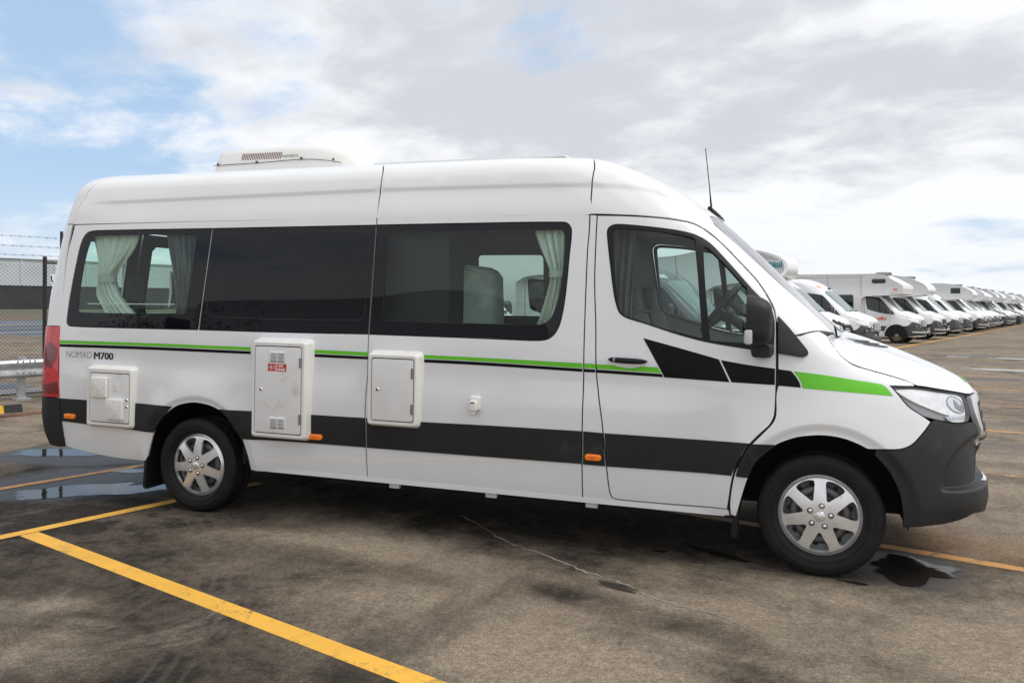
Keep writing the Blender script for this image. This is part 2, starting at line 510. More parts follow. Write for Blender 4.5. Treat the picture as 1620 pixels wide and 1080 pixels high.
def text_mesh(name, body, size, m, parent, place, bold=0., spacing=1., width=None, shear=0.):
    """flat print; place maps the letters' (x, y) to points in space"""
    c = bpy.data.curves.new(name, 'FONT'); c.body = body; c.size = size; c.offset = bold; c.space_character = spacing; c.shear = shear
    c.resolution_u = 3; c.fill_mode = 'FRONT'
    o = bpy.data.objects.new(name, c); col.objects.link(o)
    dg = bpy.context.evaluated_depsgraph_get(); dg.update()
    me = bpy.data.meshes.new_from_object(o.evaluated_get(dg))
    col.objects.unlink(o); bpy.data.objects.remove(o)
    V = np.array([tuple(v.co) for v in me.vertices]); F = [tuple(p.vertices) for p in me.polygons]
    bpy.data.meshes.remove(me)
    if width: V[:, 0] *= width / (V[:, 0].max() - V[:, 0].min())
    V[:, 0] -= V[:, 0].min()
    return mesh_obj(name, place(V), F, m, parent, smooth=False)

# ---------------------------------------------------------------- smooth skin of the van
def mk_slopes(xk, Y):
    """modified Akima slopes along the last axis"""
    xk = np.asarray(xk, float); Y = np.asarray(Y, float)
    m = (Y[..., 1:] - Y[..., :-1]) / np.diff(xk)
    a = 2 * m[..., :1] - m[..., 1:2]; b = 2 * a - m[..., :1]
    c = 2 * m[..., -1:] - m[..., -2:-1]; d = 2 * c - m[..., -1:]
    m = np.concatenate([b, a, m, c, d], -1)
    w1 = np.abs(m[..., 3:] - m[..., 2:-1]) + np.abs(m[..., 3:] + m[..., 2:-1]) * .5
    w2 = np.abs(m[..., 1:-2] - m[..., :-3]) + np.abs(m[..., 1:-2] + m[..., :-3]) * .5
    s = w1 + w2 + 1e-12
    return (w1 * m[..., 1:-2] + w2 * m[..., 2:-1]) / s


def herm(xk, Y, S, x):
    """x: (N,), Y,S: (...,K) -> (...,N)"""
    xk = np.asarray(xk, float)
    i = np.clip(np.searchsorted(xk, x) - 1, 0, len(xk) - 2)
    h = xk[i + 1] - xk[i]; t = (x - xk[i]) / h
    return (Y[..., i] * (1 + 2 * t) * (1 - t) ** 2 + S[..., i] * h * t * (1 - t) ** 2
            + Y[..., i + 1] * t * t * (3 - 2 * t) + S[..., i + 1] * h * t * t * (t - 1))


class Skin:
    def __init__(self, us, vs, P, disp=None):
        self.us = np.array(us, float); self.vs = np.array(vs, float)
        P = np.array(P, float)                                    # J,I,3
        self.P = np.moveaxis(P, 2, 0)                             # 3,J,I
        self.S = mk_slopes(self.us, self.P); self.disp = disp

    def base(self, u, v):
        A = herm(self.us, self.P, self.S, u)                      # 3,J,N
        A = np.moveaxis(A, 1, 2)                                  # 3,N,J
        S = mk_slopes(self.vs, A)
        xk = self.vs
        i = np.clip(np.searchsorted(xk, v) - 1, 0, len(xk) - 2)
        h = xk[i + 1] - xk[i]; t = (v - xk[i]) / h
        n = np.arange(len(v))
        r = (A[:, n, i] * (1 + 2 * t) * (1 - t) ** 2 + S[:, n, i] * h * t * (1 - t) ** 2
             + A[:, n, i + 1] * t * t * (3 - 2 * t) + S[:, n, i + 1] * h * t * t * (t - 1))
        return r.T

    @staticmethod
    def _nrm(f, u, v, e=2e-3):
        du = f(u + e, v) - f(u - e, v); dv = f(u, v + e) - f(u, v - e)
        n = np.cross(du, dv); n /= np.linalg.norm(n, axis=1)[:, None] + 1e-12
        return n

    def pos(self, u, v):
        p = self.base(u, v)
        if self.disp is not None:
            p = p + self._nrm(self.base, u, v) * self.disp(p, u, v)[:, None]
        return p

    def at(self, u, v, off=0.0):
        u = np.atleast_1d(np.asarray(u, float)); v = np.atleast_1d(np.asarray(v, float))
        n = self._nrm(self.pos, u, v)
        return self.pos(u, v) + n * off, n


def sstep(a, b, x):
    t = np.clip((x - a) / (b - a), 0, 1)
    return t * t * (3 - 2 * t)


def interp(x, xs, ys):
    return float(np.interp(x, xs, ys))


REAR_U = [-7.0, -6.75, -6.45, -6.2, -6.0, -5.8, -5.6, -5.3, -4.4, -3.2]
XR_Z = [.15, .3, .4, .54, .68, .957, 1.25, 1.5, 1.78, 2.06, 2.29, 2.37, 2.43, 2.5, 2.53, 2.55, 2.565, 2.572]
XR_X = [-5.74, -5.794, -5.856, -5.897, -5.885, -5.901, -5.9, -5.89, -5.851, -5.804, -5.75, -5.741, -5.72, -5.655, -5.605, -5.55, -5.46, -5.36]


def rear_nodes(z, W):
    xr = interp(z, XR_Z, XR_X)
    k = min(1., W / .8)
    return [(xr - .012, 0), (xr - .011, .25 * k), (xr - .006, .5 * k), (xr + .006, W - .14 * k), (xr + .035, W - .036),
            (xr + .13, W - .004), (max(-5.6, xr + .165), W), (max(-5.3, xr + .36), W), (-4.4, W), (-3.2, W)]


SIDE_Z = [.15, .25, .32, .5, .62, .75, .9, 1.0, 1.1, 1.2, 1.31, 1.45, 1.7, 1.9, 2.06, 2.12, 2.2, 2.32, 2.40, 2.46, 2.50, 2.53, 2.55, 2.565, 2.572]
SIDE_W = [.955, .972, .985, 1.003, 1.009, 1.01, 1.006, 1.001, .996, .990, .98, .9675, .945, .9265, .911, .905, .893, .862, .838, .798, .74, .645, .50, .30, .0]


def side_w(z):
    return interp(z, SIDE_Z, SIDE_W)


# ---- lower body: sill to belt line, running round the nose
LOW_U = REAR_U + [-2., -1.2, -.7, -.4, -.15, .1, .3, .5, .7, .9, 1.1, 1.3, 1.55]
LOW_F = {   # front outline (x, half width) from u=-.4 on
    .15: [(-.4, None), (-.15, None), (.1, .950), (.3, .940), (.48, .905), (.62, .82), (.72, .69), (.785, .51), (.825, .29), (.835, 0)],
    .25: [(-.4, None), (-.15, None), (.1, .972), (.3, .966), (.50, .940), (.66, .865), (.78, .735), (.85, .55), (.89, .31), (.905, 0)],
    .36: [(-.4, None), (-.15, None), (.1, .988), (.3, .982), (.51, .960), (.685, .890), (.815, .765), (.892, .575), (.932, .33), (.946, 0)],
    .46: [(-.4, None), (-.15, None), (.1, 1.0), (.3, .992), (.51, .967), (.69, .895), (.818, .768), (.897, .575), (.938, .33), (.952, 0)],
    .60: [(-.4, None), (-.15, None), (.1, 1.006), (.3, .995), (.50, .963), (.675, .885), (.805, .755), (.885, .57), (.928, .33), (.943, 0)],
    .75: [(-.4, None), (-.15, None), (.1, 1.004), (.3, .990), (.49, .955), (.655, .875), (.785, .745), (.875, .565), (.938, .33), (.958, 0)],
    .9: [(-.4, 1.005), (-.15, 1.0), (.1, .992), (.29, .974), (.465, .935), (.62, .855), (.75, .728), (.845, .56), (.910, .33), (.932, 0)],
    1.0: [(-.4, .999), (-.15, .991), (.09, .978), (.275, .956), (.44, .914), (.59, .835), (.715, .712), (.82, .55), (.888, .33), (.912, 0)],
    1.1: [(-.4, .993), (-.15, .981), (.08, .957), (.25, .925), (.41, .877), (.56, .80), (.68, .69), (.78, .54), (.850, .33), (.876, 0)],
    1.2: [(-.45, .986), (-.2, .972), (.0, .94), (.16, .885), (.31, .82), (.46, .745), (.60, .645), (.69, .51), (.755, .31), (.78, 0)],
    1.31: [(-.5, .976), (-.28, .966), (-.10, .930), (.03, .867), (.125, .785), (.24, .69), (.34, .57), (.42, .43), (.48, .25), (.50, 0)],
    1.42: [(-.6, .966), (-.39, .954), (-.21, .919), (-.085, .860), (.01, .775), (.08, .65), (.13, .51), (.165, .37), (.19, .23), (.195, 0)],
    1.50: [(-.7, .961), (-.49, .949), (-.32, .914), (-.19, .855), (-.095, .770), (-.03, .60), (.0, .48), (.02, .35), (.03, .2), (.035, 0)],
}


def low_rows():
    vs, P = [], []
    for z in sorted(LOW_F):
        W = side_w(z)
        row = rear_nodes(z, W) + [(-2., W), (-1.2, W), (-.7, W - (.003 if z > 1.15 else 0))]
        row += [(x, W if w is None else w) for x, w in LOW_F[z]]
        vs.append(z); P.append([(x, -w, z) for x, w in row])
    return vs, P


# ---- upper body: belt line, greenhouse, windscreen and roof
UP_U = REAR_U + [-2.7, -2.1, -1.7, -1.4, -1.15, -.95, -.75, -.5, -.25, 0.0]
UP_Z = [1.2, 1.31, 1.5, 1.7, 1.9, 2.06, 2.2, 2.32, 2.40, 2.46, 2.50, 2.53, 2.55, 2.565, 2.572]
UP_V = [1.2, 1.31, 1.5, 1.7, 1.9, 2.06, 2.2, 2.33, 2.42, 2.49, 2.56, 2.66, 2.80, 3.0, 3.3]
UP_XC = [.33, .22, .01, -.195, -.395, -.565, -.73, -.90, -1.045, -1.175, -1.28, -1.38, -1.47, -1.62, -1.85]


def up_rows():
    P = []
    for z, xc in zip(UP_Z, UP_XC):
        W = side_w(z); k = W / .95
        row = rear_nodes(z, W) + [(-2.7, W)]
        f = max(0., (-2.7 - (xc - 1.05)))
        row += [(xc - 1.05 + f, W), (xc - .72, W), (xc - .5, W - .012 * k), (xc - .33, W - .048 * k), (xc - .20, W - .108 * k),
                (xc - .105, W - .195 * k), (xc - .045, .50 * k), (xc - .012, .25 * k), (xc, 0)]
        P.append([(x, -w, z) for x, w in row])
    return P


def arch_d(p, cx, cz, r):
    return np.sqrt((p[:, 0] - cx) ** 2 + (p[:, 2] - cz) ** 2) - r


CREASE_X = [-5.6, -2.9, -1.9, -1.4, -1.19, -1.02, -.90, -.75, -.64]
CREASE_Z = [2.285, 2.320, 2.318, 2.310, 2.297, 2.272, 2.227, 2.140, 2.060]


def disp_low(p, u, v):
    d = np.zeros(len(p))
    # flared lips round the wheel arches
    for cx, cz, r in ((-.002, .385, .4425), (-4.32, .31, .4535)):
        a = np.clip(arch_d(p, cx, cz, r), 0, None)
        on = sstep(.16, .36, p[:, 2]) * (np.abs(p[:, 1]) > .8)
        d += on * (.024 * np.exp(-(a / .15) ** 2) - .014 * (1 - sstep(.012, .060, a)))
    # long shallow scallop below the belt
    fade = sstep(-5.75, -5.3, p[:, 0]) * (1 - sstep(-1.0, -.5, p[:, 0]))
    d -= .010 * np.exp(-((p[:, 2] - 1.05) / .10) ** 2) * fade
    # fog-lamp scoop at the nose corner, with a proud ledge below it
    fr = (u > .35)
    e = np.sqrt(((u - 1.06) / .45) ** 2 + ((v - .545) / .280) ** 2)
    inn = (1 - sstep(.86, 1.03, e)) * sstep(.536, .556, v)
    d -= .050 * inn * fr
    d += .012 * sstep(.56, .74, u) * sstep(.37, .47, v) * (1 - sstep(.528, .548, v)) * fr
    return d


def disp_up(p, u, v):
    zc = np.interp(p[:, 0], CREASE_X, CREASE_Z)
    f = sstep(-5.6, -5.2, p[:, 0]) * (1 - sstep(-.72, -.62, p[:, 0])) * (np.abs(p[:, 1]) > .6)
    t = zc - p[:, 2]
    return -.010 * f * sstep(-.012, .026, t) * (1 - sstep(.05, .20, t))


vs_, P_ = low_rows()
LOW = Skin(LOW_U, vs_, P_, disp_low)
UPP = Skin(UP_U, UP_V, up_rows(), disp_up)


class Side:
    """the flank as one sheet: a = x along the flank (runs on round the rear corner below -5.3), z = height"""
    def _solve(self, sk, x, v):
        lo = np.full(len(x), -5.6); hi = np.full(len(x), sk.us[-1] - .05)
        for _ in range(26):
            m = (lo + hi) / 2
            g = sk.base(m, v)[:, 0] < x
            lo = np.where(g, m, lo); hi = np.where(g, hi, m)
        return (lo + hi) / 2

    def pos(self, a, z):
        vl = np.clip(z, .151, 1.41)
        vu = np.interp(np.clip(z, 1.201, 2.57), UP_Z, UP_V)
        r = a < -5.0
        ul = np.where(r, a, self._solve(LOW, a, vl)); uu = np.where(r, a, self._solve(UPP, a, vu))
        t = sstep(1.22, 1.32, z)[:, None]
        p = LOW.pos(ul, vl) * (1 - t) + UPP.pos(uu, vu) * t
        return p

    def at(self, a, z, off=0.0):
        a = np.atleast_1d(np.asarray(a, float)); z = np.atleast_1d(np.asarray(z, float))
        n = Skin._nrm(self.pos, a, z)
        return self.pos(a, z) + n * off, n


SIDE = Side()
# outlines of the body panels in the van's own (along, height) metres
OUT = {
    'side_rear': [(-5.653, 2.107),(-4.563, 2.115),(-3.613, 2.118),(-2.917, 2.124),(-2.915, 2.063),(-2.921, 1.651),(-2.926, 1.312),(-2.925, 1.057),(-2.929, 0.752),(-2.921, 0.535),(-2.917, 0.364),(-2.914, 0.302),(-3.325, 0.299),(-3.787, 0.302),(-3.862, 0.303),(-3.88, 0.393),(-3.905, 0.474),(-3.933, 0.537),(-3.97, 0.589),(-4.013, 0.634),(-4.063, 0.682),(-4.122, 0.722),(-4.186, 0.746),(-4.253, 0.759),(-4.35, 0.765),(-4.452, 0.748),(-4.504, 0.73),(-4.55, 0.704),(-4.596, 0.671),(-4.637, 0.633),(-4.673, 0.59),(-4.704, 0.545),(-4.745, 0.441),(-4.796, 0.296),(-5.106, 0.293),(-5.404, 0.32),(-5.604, 0.349),(-5.645, 0.547),(-5.661, 0.729),(-5.672, 0.975),(-5.7, 1.295),(-5.702, 1.577),(-5.731, 1.891)],
    'side_mid': [(-2.917, 2.124),(-2.148, 2.117),(-1.405, 2.109),(-1.405, 1.988),(-1.411, 1.887),(-1.412, 1.394),(-1.409, 1.122),(-1.408, 0.749),(-1.407, 0.54),(-1.403, 0.31),(-1.493, 0.307),(-2.179, 0.307),(-2.914, 0.302),(-2.917, 0.364),(-2.921, 0.535),(-2.929, 0.752),(-2.925, 1.057),(-2.926, 1.312),(-2.921, 1.651),(-2.915, 2.063)],
    'pillar': [(-1.404, 2.107),(-1.357, 2.104),(-1.359, 1.987),(-1.358, 1.689),(-1.34, 1.396),(-1.329, 1.125),(-1.31, 0.978),(-1.285, 0.824),(-1.268, 0.688),(-1.249, 0.517),(-1.234, 0.395),(-1.22, 0.352),(-1.191, 0.341),(-0.863, 0.342),(-0.526, 0.351),(-0.514, 0.335),(-0.51, 0.311),(-0.863, 0.305),(-1.404, 0.304),(-1.407, 0.54),(-1.408, 0.749),(-1.409, 1.122),(-1.412, 1.394),(-1.411, 1.887),(-1.405, 1.988)],
    'door': [(-1.357, 2.102),(-1.359, 1.987),(-1.358, 1.689),(-1.34, 1.396),(-1.329, 1.125),(-1.31, 0.978),(-1.285, 0.824),(-1.268, 0.688),(-1.249, 0.517),(-1.234, 0.395),(-1.22, 0.352),(-1.191, 0.341),(-0.863, 0.342),(-0.526, 0.351),(-0.518, 0.406),(-0.508, 0.486),(-0.491, 0.575),(-0.471, 0.63),(-0.447, 0.674),(-0.426, 0.714),(-0.395, 0.755),(-0.34, 0.815),(-0.302, 0.853),(-0.285, 0.879),(-0.27, 0.923),(-0.265, 1.072),(-0.265, 1.265),(-0.268, 1.378),(-0.272, 1.469),(-0.287, 1.532),(-0.325, 1.606),(-0.388, 1.699),(-0.448, 1.766),(-0.501, 1.822),(-0.566, 1.892),(-0.624, 1.948),(-0.673, 1.993),(-0.717, 2.026),(-0.775, 2.053),(-0.85, 2.068),(-0.973, 2.082),(-1.145, 2.094)],
    'win1': [(-5.473, 2.037),(-5.523, 1.971),(-5.568, 1.793),(-5.606, 1.563),(-5.622, 1.368),(-5.62, 1.324),(-5.593, 1.304),(-5.217, 1.3),(-4.354, 1.305),(-4.297, 2.056),(-5.383, 2.055),(-5.433, 2.05)],
    'win2': [(-4.341, 1.305),(-4.284, 2.056),(-2.919, 2.06),(-2.926, 1.313),(-3.601, 1.306)],
    'win3': [(-2.908, 2.061),(-2.267, 2.062),(-1.576, 2.059),(-1.543, 2.045),(-1.523, 2.008),(-1.531, 1.848),(-1.547, 1.589),(-1.571, 1.429),(-1.599, 1.361),(-1.631, 1.328),(-1.669, 1.311),(-1.739, 1.305),(-1.794, 1.305),(-2.227, 1.309),(-2.919, 1.312)],
    'pane1': [(-5.399, 2.014),(-5.436, 1.978),(-5.484, 1.793),(-5.51, 1.564),(-5.512, 1.422),(-5.466, 1.412),(-5.229, 1.411),(-4.498, 1.413),(-4.475, 1.442),(-4.463, 1.576),(-4.433, 1.969),(-4.452, 2.008),(-4.494, 2.019)],
    'pane2': [(-4.194, 2.012),(-2.99, 2.02),(-2.954, 1.993),(-2.97, 1.432),(-3.018, 1.405),(-4.247, 1.405),(-4.284, 1.437),(-4.231, 1.979)],
    'pane3': [(-2.793, 2.007),(-2.82, 1.974),(-2.825, 1.435),(-2.799, 1.406),(-2.345, 1.403),(-1.705, 1.406),(-1.656, 1.427),(-1.624, 1.468),(-1.587, 1.588),(-1.565, 1.787),(-1.562, 1.974),(-1.585, 2.01),(-2.369, 2.01)],
    'cab_frame': [(-1.289, 1.985),(-1.284, 2.017),(-1.261, 2.036),(-1.217, 2.043),(-1.042, 2.027),(-0.854, 2.002),(-0.734, 1.971),(-0.667, 1.927),(-0.574, 1.83),(-0.441, 1.679),(-0.368, 1.591),(-0.29, 1.499),(-0.282, 1.281),(-0.396, 1.29),(-0.655, 1.325),(-0.831, 1.366),(-1.021, 1.423),(-1.147, 1.459),(-1.182, 1.479),(-1.203, 1.506),(-1.23, 1.593),(-1.262, 1.787)],
    'cab_glass': [(-1.255, 1.994),(-1.248, 2.008),(-1.225, 2.014),(-1.041, 2.002),(-0.833, 1.972),(-0.762, 1.953),(-0.75, 1.938),(-0.688, 1.348),(-0.889, 1.393),(-1.071, 1.446),(-1.154, 1.472),(-1.173, 1.482),(-1.188, 1.501),(-1.199, 1.526),(-1.228, 1.69)],
    'quarter_glass': [(-0.701, 1.887),(-0.695, 1.899),(-0.675, 1.893),(-0.571, 1.791),(-0.455, 1.661),(-0.44, 1.639),(-0.438, 1.485),(-0.449, 1.327),(-0.637, 1.335),(-0.645, 1.349)],
    'triangle': [(-0.443, 1.673),(-0.371, 1.601),(-0.3, 1.521),(-0.29, 1.495),(-0.28, 1.277),(-0.396, 1.288),(-0.423, 1.293)],
    'sail': [(-0.264, 1.483),(-0.214, 1.43),(-0.16, 1.366),(-0.104, 1.297),(-0.095, 1.278),(-0.098, 1.264),(-0.121, 1.254),(-0.192, 1.263),(-0.258, 1.273)],
    'clad_a': [(-5.649, 0.73),(-5.371, 0.731),(-4.869, 0.734),(-4.539, 0.73),(-4.632, 0.634),(-4.698, 0.547),(-4.717, 0.522),(-5.038, 0.53),(-5.373, 0.541),(-5.643, 0.55)],
    'clad_b': [(-4.125, 0.732),(-3.845, 0.735),(-3.368, 0.738),(-2.927, 0.741),(-2.923, 0.538),(-3.375, 0.536),(-3.915, 0.53),(-3.858, 0.306),(-3.875, 0.395),(-3.903, 0.485),(-3.928, 0.538),(-4.008, 0.635),(-4.064, 0.69)],
    'clad_c': [(-2.919, 0.741),(-2.493, 0.741),(-2.083, 0.747),(-1.41, 0.752),(-1.41, 0.546),(-2.082, 0.541),(-2.913, 0.537)],
    'clad_d': [(-1.401, 0.752),(-1.275, 0.749),(-1.258, 0.543),(-1.4, 0.544)],
    'clad_e': [(-1.267, 0.749),(-0.827, 0.749),(-0.403, 0.749),(-0.43, 0.714),(-0.451, 0.674),(-0.496, 0.576),(-0.504, 0.552),(-0.825, 0.549),(-1.25, 0.543)],
    'clad_f': [(-0.39, 0.748),(-0.255, 0.75),(-0.312, 0.701),(-0.367, 0.644),(-0.392, 0.596),(-0.411, 0.546),(-0.435, 0.547),(-0.483, 0.552),(-0.466, 0.62),(-0.438, 0.675),(-0.418, 0.715)],
    'fender': [(0.063, 1.444),(-0.168, 1.265),(-0.261, 1.072),(-0.265, 0.922),(-0.28, 0.876),(-0.335, 0.811),(-0.389, 0.752),(-0.42, 0.711),(-0.441, 0.67),(-0.486, 0.574),(-0.513, 0.405),(-0.51, 0.319),(-0.475, 0.31),(-0.433, 0.471),(-0.411, 0.544),(-0.393, 0.594),(-0.367, 0.643),(-0.344, 0.672),(-0.312, 0.703),(-0.279, 0.731),(-0.235, 0.761),(-0.147, 0.797),(-0.092, 0.808),(-0.039, 0.815),(0.015, 0.816),(0.068, 0.811),(0.118, 0.801),(0.164, 0.784),(0.197, 0.77),(0.223, 0.757),(0.268, 0.757),(0.313, 0.76),(0.362, 0.762),(0.398, 0.766),(0.429, 0.775),(0.457, 0.787),(0.486, 0.806),(0.515, 0.829),(0.574, 0.875),(0.623, 0.915),(0.578, 0.946),(0.539, 0.97),(0.502, 0.995),(0.475, 1.027),(0.457, 1.057),(0.44, 1.083),(0.426, 1.105),(0.601, 1.105),(0.591, 1.118),(0.576, 1.129),(0.541, 1.142),(0.502, 1.154),(0.455, 1.169),(0.405, 1.183),(0.357, 1.198),(0.316, 1.216),(0.302, 1.236),(0.301, 1.261),(0.32, 1.288),(0.349, 1.317),(0.381, 1.345),(0.409, 1.37),(0.388, 1.392),(0.345, 1.403),(0.221, 1.393),(0.11, 1.378),(0.073, 1.401)],
    'hood_seam': [(0.409, 1.37),(0.381, 1.345),(0.349, 1.317),(0.32, 1.288),(0.301, 1.261),(0.302, 1.236),(0.316, 1.216),(0.357, 1.198),(0.405, 1.183),(0.455, 1.169),(0.502, 1.154),(0.541, 1.142),(0.576, 1.129),(0.591, 1.118),(0.601, 1.105)],
    'a_pillar_edge': [(-0.649, 1.396),(-0.626, 1.455),(-0.617, 1.525),(-0.631, 1.593),(-0.658, 1.66),(-0.677, 1.729),(-0.693, 1.801),(-0.707, 1.873),(-0.72, 1.944),(-0.735, 2.005),(-0.731, 2.045)],
    'gutter_top': [(-0.865, 1.408),(-0.992, 1.398),(-1.104, 1.383),(-1.134, 1.408),(-1.143, 1.455),(-1.039, 1.534),(-0.976, 1.609),(-0.92, 1.704),(-0.908, 1.772),(-0.902, 1.828),(-0.892, 1.899),(-0.893, 1.954),(-0.894, 2.001),(-0.909, 2.034),(-0.958, 2.062),(-1.054, 2.077),(-1.215, 2.09),(-1.446, 2.102),(-1.717, 2.112),(-1.758, 2.114)],
    'roofseamF': [(-0.756, 2.625),(-1.063, 2.473),(-1.261, 2.395),(-1.423, 2.323),(-1.623, 2.21),(-1.77, 2.117)],
    'roofseam1': [(-2.991, 2.622),(-2.931, 2.473),(-2.913, 2.376),(-2.907, 2.253),(-2.897, 2.134)],
    'roofseamR': [(-5.856, 2.511),(-5.624, 2.427),(-5.627, 2.338),(-5.61, 2.241),(-5.646, 2.12)],
    'headlight': [(0.427, 1.107),(0.508, 1.105),(0.59, 1.101),(0.67, 1.093),(0.756, 1.083),(0.863, 1.071),(0.984, 1.056),(1.023, 1.045),(1.026, 1.027),(1.022, 0.999),(1.015, 0.971),(1.005, 0.94),(0.988, 0.92),(0.958, 0.905),(0.904, 0.899),(0.792, 0.907),(0.721, 0.917),(0.657, 0.928),(0.61, 0.938),(0.578, 0.946),(0.539, 0.97),(0.502, 0.995),(0.475, 1.027),(0.457, 1.057),(0.44, 1.083)],
    'bumper_side': [(0.223, 0.754),(0.262, 0.726),(0.306, 0.679),(0.335, 0.643),(0.357, 0.603),(0.376, 0.562),(0.391, 0.517),(0.399, 0.469),(0.405, 0.421),(0.41, 0.333)],
    'bumper_top': [(0.268, 0.757),(0.313, 0.76),(0.362, 0.762),(0.398, 0.766),(0.429, 0.775),(0.457, 0.787),(0.486, 0.806),(0.515, 0.829),(0.574, 0.875),(0.623, 0.915),(0.655, 0.925),(0.719, 0.912),(0.79, 0.903),(0.88, 0.896)],
    'bumper_bot': [(0.41, 0.333),(0.456, 0.341),(0.518, 0.353),(0.63, 0.363),(0.695, 0.373),(0.77, 0.389),(0.844, 0.409)],
    'taillight': [(-5.707, 1.292),(-5.701, 1.149),(-5.696, 1.03),(-5.68, 0.875),(-5.665, 0.735)],
    'hub': [(-5.912, 1.291),(-5.893, 1.008)],
    'g_a': [(-5.681, 1.186),(-4.826, 1.19),(-4.077, 1.19),(-3.877, 1.19),(-3.877, 1.165),(-4.077, 1.167),(-4.826, 1.168),(-5.678, 1.161)],
    'g_b': [(-3.374, 1.19),(-2.92, 1.187),(-2.921, 1.162),(-3.373, 1.165)],
    'g_c': [(-2.511, 1.184),(-2.1, 1.181),(-1.417, 1.171),(-1.417, 1.141),(-2.099, 1.157),(-2.511, 1.16)],
    'g_d': [(-1.407, 1.171),(-1.336, 1.169),(-1.336, 1.141),(-1.406, 1.142)],
    'g_e': [(-1.326, 1.169),(-0.947, 1.165),(-0.926, 1.131),(-1.326, 1.141)],
    'k_a': [(-5.678, 1.156),(-4.825, 1.163),(-4.076, 1.161),(-3.877, 1.16),(-3.876, 1.14),(-4.076, 1.14),(-4.825, 1.14),(-5.676, 1.134)],
    'k_b': [(-3.373, 1.16),(-2.921, 1.157),(-2.923, 1.138),(-3.373, 1.139)],
    'k_c': [(-2.511, 1.155),(-2.099, 1.152),(-1.417, 1.137),(-1.416, 1.118),(-2.099, 1.131),(-2.511, 1.134)],
    'k_d': [(-1.406, 1.137),(-1.336, 1.136),(-1.336, 1.117),(-1.406, 1.117)],
    'k_e': [(-1.326, 1.136),(-0.924, 1.126),(-0.914, 1.107),(-1.326, 1.116)],
    'wedge1': [(-1.042, 1.339),(-0.829, 1.287),(-0.69, 1.252),(-0.59, 1.226),(-0.526, 1.095),(-0.724, 1.101),(-0.908, 1.106),(-0.928, 1.143)],
    'wedge2': [(-0.579, 1.223),(-0.435, 1.202),(-0.272, 1.184),(-0.272, 1.09),(-0.515, 1.095)],
    'wedge3': [(-0.219, 1.182),(-0.151, 1.174),(-0.129, 1.081),(-0.256, 1.087)],
    'gwedge': [(-0.139, 1.173),(0.029, 1.158),(0.207, 1.135),(0.374, 1.112),(0.389, 1.101),(0.401, 1.084),(0.417, 1.052),(0.136, 1.066),(-0.12, 1.078)],
    'nomad': [(-5.597, 1.05),(-5.16, 1.064)],
    'handle_cup': [(-1.255, 1.199),(-1.232, 1.231),(-1.166, 1.246),(-1.107, 1.247),(-1.037, 1.222),(-1.021, 1.2),(-1.043, 1.172),(-1.105, 1.154),(-1.183, 1.159),(-1.239, 1.172)],
}

# ---------------------------------------------------------------- ground frame: along / across the parking bays
BAY = 0.3066
HV = np.array([math.cos(BAY), -math.sin(BAY), 0.]); RV = np.array([math.sin(BAY), math.cos(BAY), 0.])


def gz(r):
    """the yard falls away gently beyond the van"""
    return -.0046 * max(0., math.sqrt((max(r, -50) - 2) ** 2 + 1) * .5 + (max(r, -50) - 2) * .5 - .12)


def hr(h, r, z=0.):
    p = HV * h + RV * r
    return (p[0], p[1], gz(r) + z)


